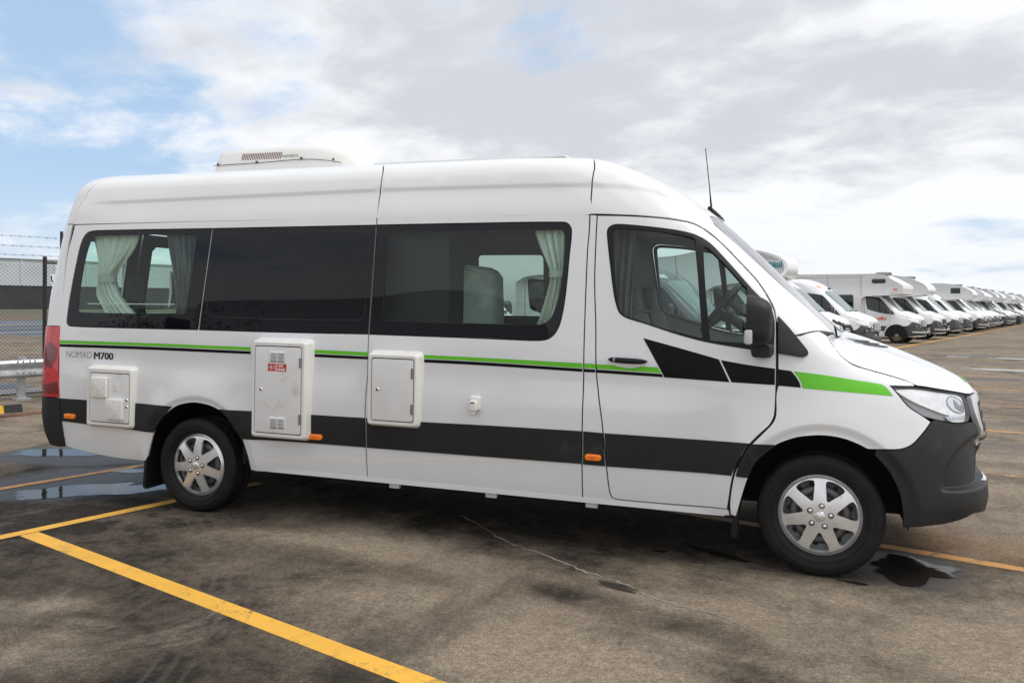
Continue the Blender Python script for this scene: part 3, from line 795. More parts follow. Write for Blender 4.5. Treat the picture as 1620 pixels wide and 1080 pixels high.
class G:
    """small node-writing helper"""
    def __init__(self, name):
        self.m = bpy.data.materials.new(name); self.m.use_nodes = True
        self.nt = self.m.node_tree; self.b = self.nt.nodes['Principled BSDF']
        self.tc = self.nt.nodes.new('ShaderNodeTexCoord')

    def link(self, a, b): self.nt.links.new(a, b)

    def vec(self, rot=0., scale=(1, 1, 1), loc=(0, 0, 0)):
        n = self.nt.nodes.new('ShaderNodeMapping'); n.inputs['Rotation'].default_value = (0, 0, rot)
        n.inputs['Scale'].default_value = scale; n.inputs['Location'].default_value = loc
        self.link(self.tc.outputs['Object'], n.inputs[0]); return n.outputs[0]

    def noise(self, v, scale, detail=6, rough=.55, dist=0.):
        n = self.nt.nodes.new('ShaderNodeTexNoise'); n.inputs['Scale'].default_value = scale; n.inputs['Detail'].default_value = detail
        n.inputs['Roughness'].default_value = rough; n.inputs['Distortion'].default_value = dist
        self.link(v, n.inputs['Vector']); return n.outputs['Fac']

    def math(self, op, a, b=None, clamp=False):
        n = self.nt.nodes.new('ShaderNodeMath'); n.operation = op; n.use_clamp = clamp
        for i, v in enumerate((a, b)):
            if v is None: continue
            if isinstance(v, (int, float)): n.inputs[i].default_value = v
            else: self.link(v, n.inputs[i])
        return n.outputs[0]

    def ramp(self, x, a, b, lo=0., hi=1.):
        n = self.nt.nodes.new('ShaderNodeMapRange'); n.interpolation_type = 'SMOOTHSTEP'; self.link(x, n.inputs[0])
        for i, v in enumerate((a, b, lo, hi)): n.inputs[i + 1].default_value = v
        return n.outputs[0]

    def mix(self, f, a, b, mode='MIX'):
        n = self.nt.nodes.new('ShaderNodeMix'); n.data_type = 'RGBA'; n.blend_type = mode
        if isinstance(f, float): n.inputs[0].default_value = f
        else: self.link(f, n.inputs[0])
        for i, v in ((6, a), (7, b)):
            if isinstance(v, tuple): n.inputs[i].default_value = (*v, 1)
            else: self.link(v, n.inputs[i])
        return n.outputs[2]

    def blob(self, cx, cy, rx, ry, rot=0., wob=None, amt=.5, soft=.35):
        """an irregular patch: 1 inside, 0 outside"""
        n = self.nt.nodes.new('ShaderNodeMapping'); n.vector_type = 'TEXTURE'
        n.inputs['Location'].default_value = (cx, cy, 0); n.inputs['Rotation'].default_value = (0, 0, rot); n.inputs['Scale'].default_value = (rx, ry, 1)
        self.link(self.tc.outputs['Object'], n.inputs[0])
        l = self.nt.nodes.new('ShaderNodeVectorMath'); l.operation = 'LENGTH'; self.link(n.outputs[0], l.inputs[0])
        d = l.outputs['Value']
        if wob is not None: d = self.math('ADD', d, self.math('MULTIPLY', self.math('SUBTRACT', wob, .5), amt * 2))
        return self.ramp(d, 1 + soft, 1 - soft)


def ground_mat():
    g = G('yard_concrete')
    v0 = g.vec()
    vs = g.vec(BAY, (.16, 1.0, 1))            # streaks along the bays
    va = g.vec(BAY, (1.0, .22, 1), (3, 1, 0))
    big = g.noise(v0, .42, 8, .62, .4); mid = g.noise(v0, 1.9, 8, .65, .3); fine = g.noise(v0, 14, 6, .7); grit = g.noise(v0, 150, 3, .75)
    st = g.noise(vs, 1.3, 8, .65, .5); st2 = g.noise(va, 1.1, 8, .62, .6); fl = g.noise(v0, 42, 5, .8)
    wob = g.noise(v0, 1.6, 7, .62)
    base = g.mix(g.ramp(fine, .3, .7), (.235, .190, .143), (.325, .268, .205))
    base = g.mix(g.ramp(st, .42, .70, 0, .6), base, (.145, .115, .086))
    grime = g.math('ADD', g.math('MULTIPLY', big, .55), g.math('MULTIPLY', mid, .45))
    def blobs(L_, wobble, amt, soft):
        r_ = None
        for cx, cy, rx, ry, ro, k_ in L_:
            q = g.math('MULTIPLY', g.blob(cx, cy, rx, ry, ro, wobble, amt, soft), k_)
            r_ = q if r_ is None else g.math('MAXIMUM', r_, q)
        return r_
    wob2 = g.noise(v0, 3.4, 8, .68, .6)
    left = blobs([(-5.6, -.5, 2.6, 1.7, .3, 1.1), (-4.4, -2.0, 1.9, 1.0, -.3, 1.1), (-2.9, -2.75, 1.5, .7, -.45, 1.15), (-3.3, -1.75, 1.1, .45, -.2, .85), (-1.6, -1.05, 1.2, .22, -.25, .8), (-1.9, -.10, 2.7, 1.0, -.12, 1.25), (-.4, -.25, 1.2, .6, 0, 1.15),  # dark stains; the broad blobs under the van also paint in its shade
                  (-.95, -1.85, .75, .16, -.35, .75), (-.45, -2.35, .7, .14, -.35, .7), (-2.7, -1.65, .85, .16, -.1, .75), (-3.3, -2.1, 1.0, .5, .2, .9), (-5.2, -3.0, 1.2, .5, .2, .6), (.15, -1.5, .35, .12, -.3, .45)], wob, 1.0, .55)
    tan = blobs([(-3.1, -1.30, .62, .15, .05, 1.), (-3.75, -2.72, .3, .09, .3, .9), (-3.35, -3.2, .5, .25, .2, 1.), (-1.95, -2.35, .9, .42, -.2, .8), (-2.2, -1.3, .5, .14, -.1, .6), (.9, -1.55, 1.9, .7, -.25, .75), (-1.2, -2.2, .5, .3, -.3, .6)], wob2, .9, .6)
    mott = g.math('ADD', g.math('MULTIPLY', mid, .5), g.math('MULTIPLY', g.noise(v0, 6.5, 7, .7, .3), .5))
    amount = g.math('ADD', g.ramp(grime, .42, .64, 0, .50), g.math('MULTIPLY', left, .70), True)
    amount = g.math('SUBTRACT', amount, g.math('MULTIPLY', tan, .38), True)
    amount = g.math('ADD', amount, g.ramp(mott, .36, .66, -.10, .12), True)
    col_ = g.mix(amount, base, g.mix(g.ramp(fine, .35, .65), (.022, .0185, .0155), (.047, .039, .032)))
    # long dark and tan streaks where traffic dragged the wet dirt
    col_ = g.mix(g.ramp(st2, .55, .72, 0, .6), col_, (.055, .047, .040))
    col_ = g.mix(g.math('MULTIPLY', g.ramp(g.noise(v0, .8, 7, .7, 1.0), .58, .72), .5), col_, (.30, .262, .21))
    # rusty wash near the front wheel and on to the right
    rust = g.math('MULTIPLY', g.blob(1.0, -.05, 1.3, .30, -.30, wob, .9, .6), g.ramp(fine, .3, .6))
    col_ = g.mix(g.math('MULTIPLY', rust, .5), col_, (.25, .125, .05))
    # gritty aggregate
    col_ = g.mix(1.0, col_, g.mix(g.ramp(grit, .34, .66), (.58, .58, .58), (1.42, 1.41, 1.39)), 'MULTIPLY')
    col_ = g.mix(1.0, col_, g.mix(g.ramp(fl, .30, .70), (.66, .66, .66), (1.34, 1.33, 1.31)), 'MULTIPLY')
    # curved tyre marks
    dist = g.math('ADD', 0.0, 0.0)
    for cx, cy, R, w in ((-7.6, -5.3, 5.38, .016), (-7.6, -5.3, 5.46, .012), (-7.6, -5.3, 5.30, .012), (-7.6, -5.3, 5.58, .014), (-9.5, -4.0, 6.2, .016), (-9.5, -4.0, 6.32, .012), (3.0, -9.5, 7.6, .03)):
        n = g.nt.nodes.new('ShaderNodeVectorMath'); n.operation = 'DISTANCE'; g.link(g.tc.outputs['Object'], n.inputs[0]); n.inputs[1].default_value = (cx, cy, 0)
        d = g.math('ABSOLUTE', g.math('SUBTRACT', n.outputs['Value'], R))
        dist = g.math('MAXIMUM', dist, g.math('MULTIPLY', g.ramp(d, w * 1.6, w * .5), g.ramp(mid, .44, .56)))
    col_ = g.mix(g.math('MULTIPLY', dist, .16), col_, (.20, .175, .145))
    # hairline crack filled with pale dust
    cr = g.nt.nodes.new('ShaderNodeVectorMath'); cr.operation = 'DISTANCE'
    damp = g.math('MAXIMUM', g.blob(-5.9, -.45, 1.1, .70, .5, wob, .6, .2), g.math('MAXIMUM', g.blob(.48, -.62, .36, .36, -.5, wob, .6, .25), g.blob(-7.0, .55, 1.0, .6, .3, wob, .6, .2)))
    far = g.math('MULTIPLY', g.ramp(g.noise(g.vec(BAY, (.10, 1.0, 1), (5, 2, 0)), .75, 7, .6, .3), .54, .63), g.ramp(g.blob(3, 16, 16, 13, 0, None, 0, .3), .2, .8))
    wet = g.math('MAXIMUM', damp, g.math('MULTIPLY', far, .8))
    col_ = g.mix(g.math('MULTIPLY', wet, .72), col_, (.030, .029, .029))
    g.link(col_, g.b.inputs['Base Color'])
    rgh = g.math('SUBTRACT', g.ramp(grime, .3, .7, .92, .78), g.math('MULTIPLY', wet, .36))
    g.link(rgh, g.b.inputs['Roughness']); g.link(g.math('ADD', g.math('MULTIPLY', wet, .35), .13), g.b.inputs['Specular IOR Level'])
    bp = g.nt.nodes.new('ShaderNodeBump'); bp.inputs['Strength'].default_value = .7; bp.inputs['Distance'].default_value = .006
    h = g.math('ADD', grit, g.math('MULTIPLY', fl, .8)); g.link(h, bp.inputs['Height']); g.link(bp.outputs[0], g.b.inputs['Normal'])
    return g.m


def line_mat(name, c, wear):
    g = G(name)
    v = g.vec(); n = g.noise(v, 9, 8, .75, .4); f = g.noise(v, 160, 3, .7); b = g.noise(v, 2.2, 5, .6)
    c1 = g.mix(g.ramp(b, .3, .7), tuple(x * .86 for x in c), c)
    c2 = g.mix(g.ramp(g.math('ADD', g.math('MULTIPLY', n, .6), g.math('MULTIPLY', f, .4)), .5 - wear, .60 - wear, .85, 0.), c1, (.13, .105, .08))
    g.link(c2, g.b.inputs['Base Color']); g.b.inputs['Roughness'].default_value = .62
    bp = g.nt.nodes.new('ShaderNodeBump'); bp.inputs['Strength'].default_value = .4; bp.inputs['Distance'].default_value = .002
    g.link(f, bp.inputs['Height']); g.link(bp.outputs[0], g.b.inputs['Normal'])
    return g.m


def sheet(name, rows, m, kind='structure', label=None):
    """strip of quads between pairs of ground points"""
    V = [p for r in rows for p in r]; F = [(2 * i, 2 * i + 1, 2 * i + 3, 2 * i + 2) for i in range(len(rows) - 1)]
    a = np.array(V[F[0][0]]); n = np.cross(np.array(V[F[0][1]]) - a, np.array(V[F[0][2]]) - a)
    if n[2] < 0: F = [f[::-1] for f in F]
    o = mesh_obj(name, V, F, m, smooth=False); tag(o, kind=kind, label=label); return o


# the yard: one sheet out to the horizon, falling gently
rs = [-1500, -400, -100, -40, -15, -6, -3] + [x * .5 for x in range(-4, 16)] + [10, 14, 20, 30, 45, 65, 100, 160, 300, 600, 1500]
hs = [-1500, -500, -200, -100, -60, -30, -15, -8, -4, 0, 4, 8, 15, 30, 60, 100, 200, 500, 1500]
V = [hr(h, r) for r in rs for h in hs]; n = len(hs)
F = [(j * n + i, j * n + i + 1, (j + 1) * n + i + 1, (j + 1) * n + i) for j in range(len(rs) - 1) for i in range(n - 1)]
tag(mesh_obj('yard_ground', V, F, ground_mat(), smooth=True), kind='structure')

YEL = line_mat('yellow_line_paint', (.88, .47, .06), .13)
ORA = line_mat('faded_orange_line_paint', (.66, .31, .07), .08)
ORB = line_mat('worn_line_paint', (.56, .28, .075), .03)


def line_h(r, h0, h1, w, m, z=.0015, label=None):
    k = 40
    return sheet('painted_line', [(hr(h0 + (h1 - h0) * i / k, r - w / 2, z), hr(h0 + (h1 - h0) * i / k, r + w / 2, z)) for i in range(k + 1)], m, label=label)


def line_r(h, r0, r1, w, m, z=.0035, label=None):
    k = 60
    return sheet('painted_line', [(hr(h - w / 2, r0 + (r1 - r0) * i / k, z), hr(h + w / 2, r0 + (r1 - r0) * i / k, z)) for i in range(k + 1)], m, label=label)


line_h(-3.235, -4.25, 6, .118, YEL, label='bold yellow bay line crossing the foreground')
line_r(-4.305, -8, -1.35, .105, YEL, label='yellow aisle line running under the rear wheel')
line_r(-5.84, -8, 12, .10, ORA, label='orange aisle line passing through the wet patch')
line_h(-.06, -1.2, 16, .10, ORA, label='faded orange bay line by the front wheel')
for i in range(1, 9):
    line_h(-.06 + 3.06 * i, -1.2, 22, .10, ORB if i % 2 else ORA, label=['second', 'third', 'fourth', 'fifth', 'sixth', 'seventh', 'eighth', 'ninth'][i - 1] + ' faded bay line beyond the van nose')
line_r(-4.95, 19, 120, .14, YEL, label='yellow line along the noses of the parked row')


def puddle(c, rx, ry, rot, seed, m, name='puddle', lobes=5, z=.003):
    rnd = random.Random(seed); ph = [(rnd.uniform(0, 6.28), rnd.uniform(.05, .22) / (k + 1) ** .6) for k in range(9)]
    P = []; n = 90
    for i in range(n):
        t = 2 * math.pi * i / n; q = 1 + sum(a * math.sin((k + 2) * t + p) for k, (p, a) in enumerate(ph))
        x, y = rx * q * math.cos(t), ry * q * math.sin(t)
        P.append((c[0] + x * math.cos(rot) - y * math.sin(rot), c[1] + x * math.sin(rot) + y * math.cos(rot)))
    def g_at(x, y):
        return gz(x * RV[0] + y * RV[1])
    V, F, fade = [], [], []
    for q_, (sc_, fd) in enumerate(((1.25, 0.), (1.0, .5), (.72, 1.), (.35, 1.))):
        for x, y in P:
            x, y = c[0] + (x - c[0]) * sc_, c[1] + (y - c[1]) * sc_; V.append((x, y, g_at(x, y) + z)); fade.append(fd)
    V.append((c[0], c[1], g_at(*c) + z)); fade.append(1.)
    for q_ in range(3): F += [(q_ * n + i, q_ * n + (i + 1) % n, (q_ + 1) * n + (i + 1) % n, (q_ + 1) * n + i) for i in range(n)]
    F += [(3 * n + i, 3 * n + (i + 1) % n, 4 * n) for i in range(n)]
    o = mesh_obj(name, V, F, m, smooth=False); tag(o, kind='structure')
    at_ = o.data.attributes.new('fade', 'FLOAT', 'POINT'); at_.data.foreach_set('value', fade); return o


def feather(g):
    """the sheet thins out raggedly towards its rim"""
    a = g.nt.nodes.new('ShaderNodeAttribute'); a.attribute_name = 'fade'
    v = g.vec(); n = g.noise(v, 7, 7, .65, .5)
    f = g.ramp(g.math('ADD', a.outputs['Fac'], g.math('MULTIPLY', g.math('SUBTRACT', n, .5), 1.5)), .38, .62)
    mx = g.nt.nodes.new('ShaderNodeMixShader'); t = g.nt.nodes.new('ShaderNodeBsdfTransparent'); out = g.nt.nodes['Material Output']
    g.link(f, mx.inputs[0]); g.link(t.outputs[0], mx.inputs[1]); g.link(g.b.outputs[0], mx.inputs[2]); g.link(mx.outputs[0], out.inputs['Surface'])


def oil_mat():
    g = G('oil_stain'); g.b.inputs['Base Color'].default_value = (.045, .038, .031, 1); g.b.inputs['Roughness'].default_value = .6; feather(g); return g.m


def water_mat():
    g = G('puddle_water')
    v = g.vec(); f = g.noise(v, 3.5, 5, .6)
    g.link(g.mix(g.ramp(f, .4, .6), (.020, .018, .016), (.030, .026, .022)), g.b.inputs['Base Color'])
    g.b.inputs['Roughness'].default_value = .03; g.b.inputs['IOR'].default_value = 1.33
    bp = g.nt.nodes.new('ShaderNodeBump'); bp.inputs['Strength'].default_value = .10; bp.inputs['Distance'].default_value = .006
    g.link(g.noise(v, 9, 3, .5), bp.inputs['Height']); g.link(bp.outputs[0], g.b.inputs['Normal'])
    feather(g)
    return g.m


WATER = water_mat()

# ================================================================ THE CAMPER VAN
RAKE = .013
VAN = empty('camper_van', (0, 0, 0), (0, RAKE, 0))
tag(VAN, 'long white high-roof camper van with green and black stripes, parked nose right in the foreground', 'camper van')


def pair(name, surf, outline, m, parent=VAN, **k):
    a = panel(name, surf, outline, m, parent, **k)
    b = panel(name, surf, outline, m, parent, mirror=True, **k)
    return a, b


O = OUT
GAP = .0042
# --- body skin
def arch_rings(cx, cz, r, n=40):
    return [(cx + (r + a) * math.cos(t), cz + (r + a) * math.sin(t)) for a in (.008, .020, .034, .048, .062, .078, .10, .13, .165, .21) for t in np.linspace(-.1, math.pi + .1, n)]


pair('side_panel', SIDE, O['side_rear'], M['paint'], extra=arch_rings(-4.32, .31, .4535), holes=[inset_poly(O['win1'], -.002), inset_poly(O['win2'], -.002)], gap=GAP)
pair('side_panel', SIDE, O['side_mid'], M['paint'], holes=[inset_poly(O['win3'], -.002)], gap=GAP)
pair('door_pillar', SIDE, O['pillar'], M['paint'], gap=GAP)
door_n, door_f = pair('cab_door', SIDE, O['door'], M['paint'], holes=[inset_poly(O['cab_frame'], .002)], gap=GAP)
pair('front_wing', LOW, O['fender'], M['paint'], gap=GAP, step=.05, extra=arch_rings(-.002, .385, .4425))


def at(s, pts, off=0.): 
    a = np.array(pts); return s.at(a[:, 0], a[:, 1], off)[0]


# --- roof skins: both halves in one piece, running over the top
TOPV = 3.299
rf, r1, rr = O['roofseamF'], O['roofseam1'], O['roofseamR']
gut = O['gutter_top']


def crease_pts(u0, u1, du=.05):
    E_ = []
    for u in np.arange(u0, u1, du):
        v = 2.3
        for _ in range(12):
            x = UPP.base(np.array([u]), np.array([v]))[0, 0]; z = np.interp(x, CREASE_X, CREASE_Z); v = float(np.interp(z, UP_Z, UP_V))
        E_ += [(u, v + d) for d in (-.14, -.10, -.07, -.045, -.028, -.018, -.010, -.003, .004, .012, .03)]
    return E_


def roof_piece(name, a, b, low):
    """a: rear seam bottom-to-top, b: front seam bottom-to-top, low: lower edge from a to b"""
    P = list(low) + list(b[1:]) + [(b[-1][0], TOPV), (a[-1][0], TOPV)] + list(a[::-1][:-1])
    return panel(name, UPP, P, M['roofpaint'], VAN, gap=.0, both=True, step=.08, depth=.012, extra=crease_pts(a[0][0] + .02, b[-1][0] + .9))


def off_line(p, d):
    p = np.array(p, float); t = np.gradient(p, axis=0); t /= np.linalg.norm(t, axis=1)[:, None]
    return [tuple(q) for q in p + np.stack([t[:, 1], -t[:, 0]], 1) * d]


SEAMR = [(-5.786, 2.114), (-5.70, 2.175), (-5.63, 2.241), (-5.588, 2.338), (-5.555, 2.427), (-5.541, 2.508)]


def shift(p, d): return [(x + d, z) for x, z in p]


gutz = [p for p in gut]
seamF_bt = rf[::-1]; seam1_bt = r1[::-1]; seamR_bt = rr[::-1]
zl = lambda u: 2.1105 + .0035
low_rear = [off_line(SEAMR, .0045)[0], (-4.5, 2.114), (seam1_bt[0][0], 2.113)]
low_mid = [(seam1_bt[0][0], 2.113), (-2.3, 2.112), (seamF_bt[0][0], 2.112)]
fix = lambda s, z0: [(s[0][0], z0)] + list(s[1:])
roof_piece('roof_panel', off_line(SEAMR, .0045), shift(fix(seam1_bt, 2.113), -.005), low_rear)
roof_piece('roof_panel', shift(fix(seam1_bt, 2.113), .005), shift(fix(seamF_bt, 2.112), -.006), low_mid)
# front cap: over the cab and down the windscreen pillars
pil = O['a_pillar_edge']
front = [(seamF_bt[0][0] + .006, 2.112)] + gut[::-1][1:] + pil + [(-.60, 2.115), (-.35, 2.13), (-.012, 2.138), (-.012, TOPV), (rf[0][0] + .006, TOPV)] + [(x + .006, z) for x, z in rf]
panel('roof_panel', UPP, front[:-1], M['roofpaint'], VAN, both=True, step=.05, depth=.012, extra=crease_pts(-1.75, -.55, .025))

# rear cap, rear doors, tail lamps, rear bumper
panel('roof_panel', UPP, off_line(SEAMR, -.0045) + [(-5.545, TOPV), (-6.995, TOPV), (-6.995, 2.116), (-5.80, 2.116)],
      M['roofpaint'], VAN, both=True, step=.07, depth=.012)
RW = [(-6.86, 1.40), (-6.84, 1.38), (-6.30, 1.38), (-6.27, 1.41), (-6.27, 1.95), (-6.31, 2.0), (-6.82, 2.0), (-6.86, 1.96)]
RD = [(-6.994, .705), (-6.066, .705), (-6.066, 1.297), (-5.6895, 1.299), (-5.7015, 1.577), (-5.758, 1.891), (-5.782, 2.1085), (-6.994, 2.1085)]
for mir in (False, True):
    d = panel('rear_door', SIDE, RD, M['paint'], VAN, holes=[RW], mirror=mir)
    panel('rear_window', SIDE, inset_poly(RW, .001), M['tint'], d, off=-.003, depth=0, mirror=mir)
    t = panel('tail_light', SIDE, [(-5.691, 1.292), (-5.683, 1.149), (-5.678, 1.03), (-5.665, .875), (-5.653, .736), (-6.06, .736), (-6.06, 1.291)], M['redlens'], VAN, off=.006, depth=.03, mirror=mir, step=.04)
    panel('lens_band', SIDE, [(-5.70, 1.13), (-5.70, 1.05), (-5.76, .96), (-5.90, .98), (-5.91, 1.12), (-5.80, 1.17)], M['redlens2'], t, off=.0075, depth=0, mirror=mir, step=.03)
    panel('lens_foot', SIDE, [(-5.675, .86), (-5.662, .76), (-5.95, .76), (-5.95, .83), (-5.80, .84)], M['redlens2'], t, off=.0075, depth=0, mirror=mir, step=.03)
    panel('indicator', SIDE, [(-6.0, 1.0), (-6.0, .76), (-6.055, .76), (-6.055, 1.0)], M['amber'], t, off=.0075, depth=0, mirror=mir, step=.03)
panel('rear_bumper', SIDE, [(-5.6445, .7265), (-5.636, .62), (-5.629, .547), (-5.6, .35), (-5.72, .345), (-6.2, .36), (-6.995, .36), (-6.995, .69), (-6.1, .70), (-6.02, .7265)],
      M['clad'], VAN, off=.012, depth=.04, both=True, step=.05)
panel('bumper_crease', SIDE, [(-5.66, .63), (-5.66, .622), (-6.99, .612), (-6.99, .62)], M['seam'], VAN, off=.0135, depth=0, both=True, step=.05)
mb = MB(); plate(mb, rrect(-5.985, .60, -5.955, .69, .004, 2), -.52, -.5, .002)
mb = MB(); mb.box((-5.995, -.30, .64), (.02, .38, .12)); mb.build('number_plate', M['white_print'], VAN)
mb = MB(); plate(mb, rrect(-6.04, .645, -5.975, .73, .012, 3), -.66, -.74, .006); tw = mb.build('step_end', M['plastic'], VAN)
mb = MB(); mb.box((-6.0, -.7408, .685), (.014, .002, .05)); mb.build('step_slot', M['black_print'], tw)
# tow bar end seen past the bumper
# --- windows
pair('window_band', SIDE, O['win2'], M['blackglass'], off=-.002, depth=.01, gap=.001)
panel('window_band', SIDE, O['win1'], M['blackglass'], VAN, holes=[O['pane1']], off=-.002, depth=.008, gap=.001)
panel('window_band', SIDE, O['win1'], M['blackglass'], VAN, off=-.002, depth=.008, gap=.001, mirror=True)
FARH = rrect(-2.86, 1.42, -2.25, 1.957, .03, 3)
panel('window_band', SIDE, O['win3'], M['blackglass'], VAN, holes=[O['pane3']], off=-.002, depth=.008, gap=.001)
panel('window_band', SIDE, O['win3'], M['blackglass'], VAN, holes=[FARH], off=-.002, depth=.008, gap=.001, mirror=True)
panel('window_pane', SIDE, O['pane1'], M['tint'], VAN, off=-.003, depth=0)
panel('window_pane', SIDE, O['pane3'], M['tint'], VAN, off=-.003, depth=0)
panel('window_pane', SIDE, FARH, M['cabglass'], VAN, off=-.003, depth=0, mirror=True)
for k, w in (('win1', .003), ('win3', .003)):
    rim = O[k]
# faint outline of the fixed middle light and the sliding rails
for nm in ('pane2', 'pane3'):
    panel('pane_edge', SIDE, inset_poly(O[nm], -.003), M['darktrim'], VAN, holes=[O[nm]], off=-.0005, depth=0)
mb = MB()
zt = 1.485
mb.tube([(-5.44, -.945, 1.478), (-4.60, -.945, 1.487)], .0045, 6)
mb.build('window_rail', M['white_print'], VAN)
# cab door glass, each with its black frame
for mir in (False, True):
    d = door_f if mir else door_n
    fr = panel('window_frame', SIDE, inset_poly(O['cab_frame'], .0035), M['rubber'], d, holes=[O['cab_glass'], O['quarter_glass']], off=.003, depth=.02, mirror=mir, step=.05)
    panel('door_glass', SIDE, inset_poly(O['cab_glass'], .0005), M['cabglass'], d, off=-.006, depth=0, mirror=mir)
    panel('quarter_glass', SIDE, inset_poly(O['quarter_glass'], .0005), M['cabglass'], d, off=-.006, depth=0, mirror=mir)
    panel('mirror_base', SIDE, O['triangle'], M['bumper'], d, off=.007, depth=.012, mirror=mir, step=.04)
    panel('mirror_fairing', SIDE, O['sail'], M['bumper'], VAN, off=.014, depth=.022, mirror=mir, step=.03)
# rubber seam behind every panel joint
def backing(name, outline, near, far):
    panel(name, SIDE, outline, M['seam'], VAN, holes=near, off=-.017, depth=0, step=.12)
    panel(name, SIDE, outline, M['seam'], VAN, holes=far, off=-.017, depth=0, mirror=True, step=.12)
    panel('wall_lining', SIDE, inset_poly(outline, .02), M['liner'], VAN, holes=[inset_poly(h, -.015) for h in far], off=-.036, depth=.01, mirror=True, step=.12)


arch_r = O['side_rear'][14:34]
inner = [(-5.77, 2.16)] + [(-4., 2.17), (-2., 2.17), (-1.3, 2.15), (-1.0, 2.12), (-.75, 2.09), (-.58, 1.96), (-.3, 1.65), (-.2, 1.5), (-.12, 1.38), (-.14, 1.2), (-.16, 1.0), (-.18, .86), (-.36, .72), (-.43, .55), (-.47, .33)] + [(-1.2, .325), (-2.9, .31), (-3.86, .30)] + arch_r + [(-5.41, .33), (-5.59, .36), (-5.62, .73), (-5.67, 1.295), (-5.70, 1.577), (-5.76, 1.891)]
backing('inner_skin', inner, [O['win1'], O['win3'], O['cab_frame']], [FARH, O['cab_frame']])

# --- black cladding with its arch lips
for k in 'abcde':
    pair('cladding_strip', SIDE, O['clad_' + k], M['clad'], off=.007, depth=.012, gap=.0015, step=.06)
pair('cladding_strip', LOW, O['clad_f'], M['clad'], off=.007, depth=.012, gap=.0015, step=.05)

# --- nose: bumper, lamps, grille, bonnet
bt = O['bumper_top']; bs = O['bumper_side']; bb = O['bumper_bot']
BUMP = bt + [(.985, .898), (1.055, .885), (1.10, .80), (1.14, .735), (1.30, .722), (1.549, .72), (1.549, .37), (1.30, .375), (1.10, .385), (.97, .398), (.90, .405)] + bb[::-1][:-1] + bs[::-1][:-1]
panel('front_bumper', LOW, BUMP, M['bumper'], VAN, off=.003, depth=.03, both=True, step=.024, gap=.002, smooth=50, extra=[(u, v) for u in np.arange(.52, 1.30, .014) for v in np.arange(.42, .86, .010)])
panel('bumper_intake', LOW, [(1.25, .56), (1.548, .56), (1.548, .68), (1.28, .68)], M['mesh_dark'], VAN, off=.006, depth=0, both=True, step=.05)
for mir in (False, True):
    panel('bumper_trim', LOW, [(1.12, .545), (1.15, .538), (1.36, .535), (1.36, .540), (1.16, .543)], M['chrome'], VAN, off=.006, depth=.01, mirror=mir, step=.03)
for mir in (False, True):
    h = panel('headlight', LOW, O['headlight'], M['headgrey'], VAN, off=-.022, depth=0, mirror=mir, step=.03)
    up = [(.452, 1.088), (.59, 1.094), (.756, 1.076), (.86, 1.064), (.97, 1.051), (1.012, 1.035), (1.008, .985), (.985, .945), (.93, .935), (.86, .940), (.76, .956), (.66, .986), (.56, 1.022), (.49, 1.058)]
    panel('lamp_reflector', LOW, up, M['headbowl'], h, off=-.012, depth=.010, mirror=mir, step=.02)
    el = [(.905 + .085 * math.cos(t) - .02 * math.sin(t), 1.0 + .048 * math.sin(t)) for t in np.linspace(0, 2 * math.pi, 18, endpoint=False)]
    bw = panel('lamp_bowl', LOW, el, M['chrome'], h, off=-.007, depth=.006, mirror=mir, step=.02)
    panel('bowl_shade', LOW, [(.90, 1.03), (.95, .985), (.965, 1.0), (.985, .965), (.93, .962), (.885, .985)], M['grey'], bw, off=-.0055, depth=0, mirror=mir, step=.02)
    panel('lamp_rim', LOW, el, M['seam'], bw, holes=[[(.905 + (a_ - .905) * .93, 1.0 + (b_ - 1.0) * .93) for a_, b_ in el]], off=-.006, depth=0, mirror=mir, step=.02)
    panel('turn_lamp', LOW, [(.76, .940), (.86, .948), (.985, .940), (.972, .912), (.90, .906), (.79, .914)], M['chrome'], h, off=-.010, depth=.006, mirror=mir, step=.02)
    for k in range(7):
        u0 = .79 + .026 * k; panel('lamp_flute', LOW, [(u0, .935), (u0 + .007, .936), (u0 + .012, .914), (u0 + .005, .914)], M['headgrey'], h, off=-.009, depth=0, mirror=mir, step=.02)
    cen = np.array(O['headlight']).mean(0)
    panel('lens', LOW, inset_poly(O['headlight'], .003), M['lens'], h, off=.002, depth=0, mirror=mir, step=.03)
    panel('lens_gasket', LOW, [tuple(cen + (np.array(q_) - cen) * 1.012) for q_ in O['headlight']], M['seam'], h, holes=[[tuple(cen + (np.array(q_) - cen) * .972) for q_ in O['headlight']]], off=.0005, depth=.02, mirror=mir, step=.03)

panel('bonnet_gap', LOW, [(.58, 1.10), (.67, 1.088), (.863, 1.064), (1.03, 1.040), (1.549, 1.03), (1.549, 1.06), (1.03, 1.068), (.863, 1.098), (.67, 1.122), (.6, 1.128)], M['seam'], VAN, off=-.014, depth=0, both=True, step=.05)
# grille with its pale surround, three blades and the ring emblem
GR = [(1.075, 1.02), (1.10, 1.035), (1.30, 1.035), (1.549, 1.035), (1.549, .735), (1.30, .735), (1.15, .742), (1.115, .80), (1.07, .90), (1.06, .95)]
GI = [(1.17, .99), (1.30, 1.0), (1.549, 1.0), (1.549, .77), (1.30, .77), (1.20, .78), (1.16, .85), (1.15, .92)]
gr = panel('grille', LOW, GR, M['silver'], VAN, off=.016, depth=.03, both=True, step=.04)
panel('grille_mesh', LOW, [(u, v) for u, v in GI], M['mesh_dark'], gr, off=.0175, depth=0, both=True, step=.05)
for zc in (.955, .885, .815):
    panel('grille_blade', LOW, [(1.18, zc - .014), (1.18, zc + .014), (1.549, zc + .014), (1.549, zc - .014)], M['chrome'], gr, off=.0185, depth=.012, both=True, step=.04)
mb = MB()
ctr = LOW.at([1.548], [.885], .014)[0][0]
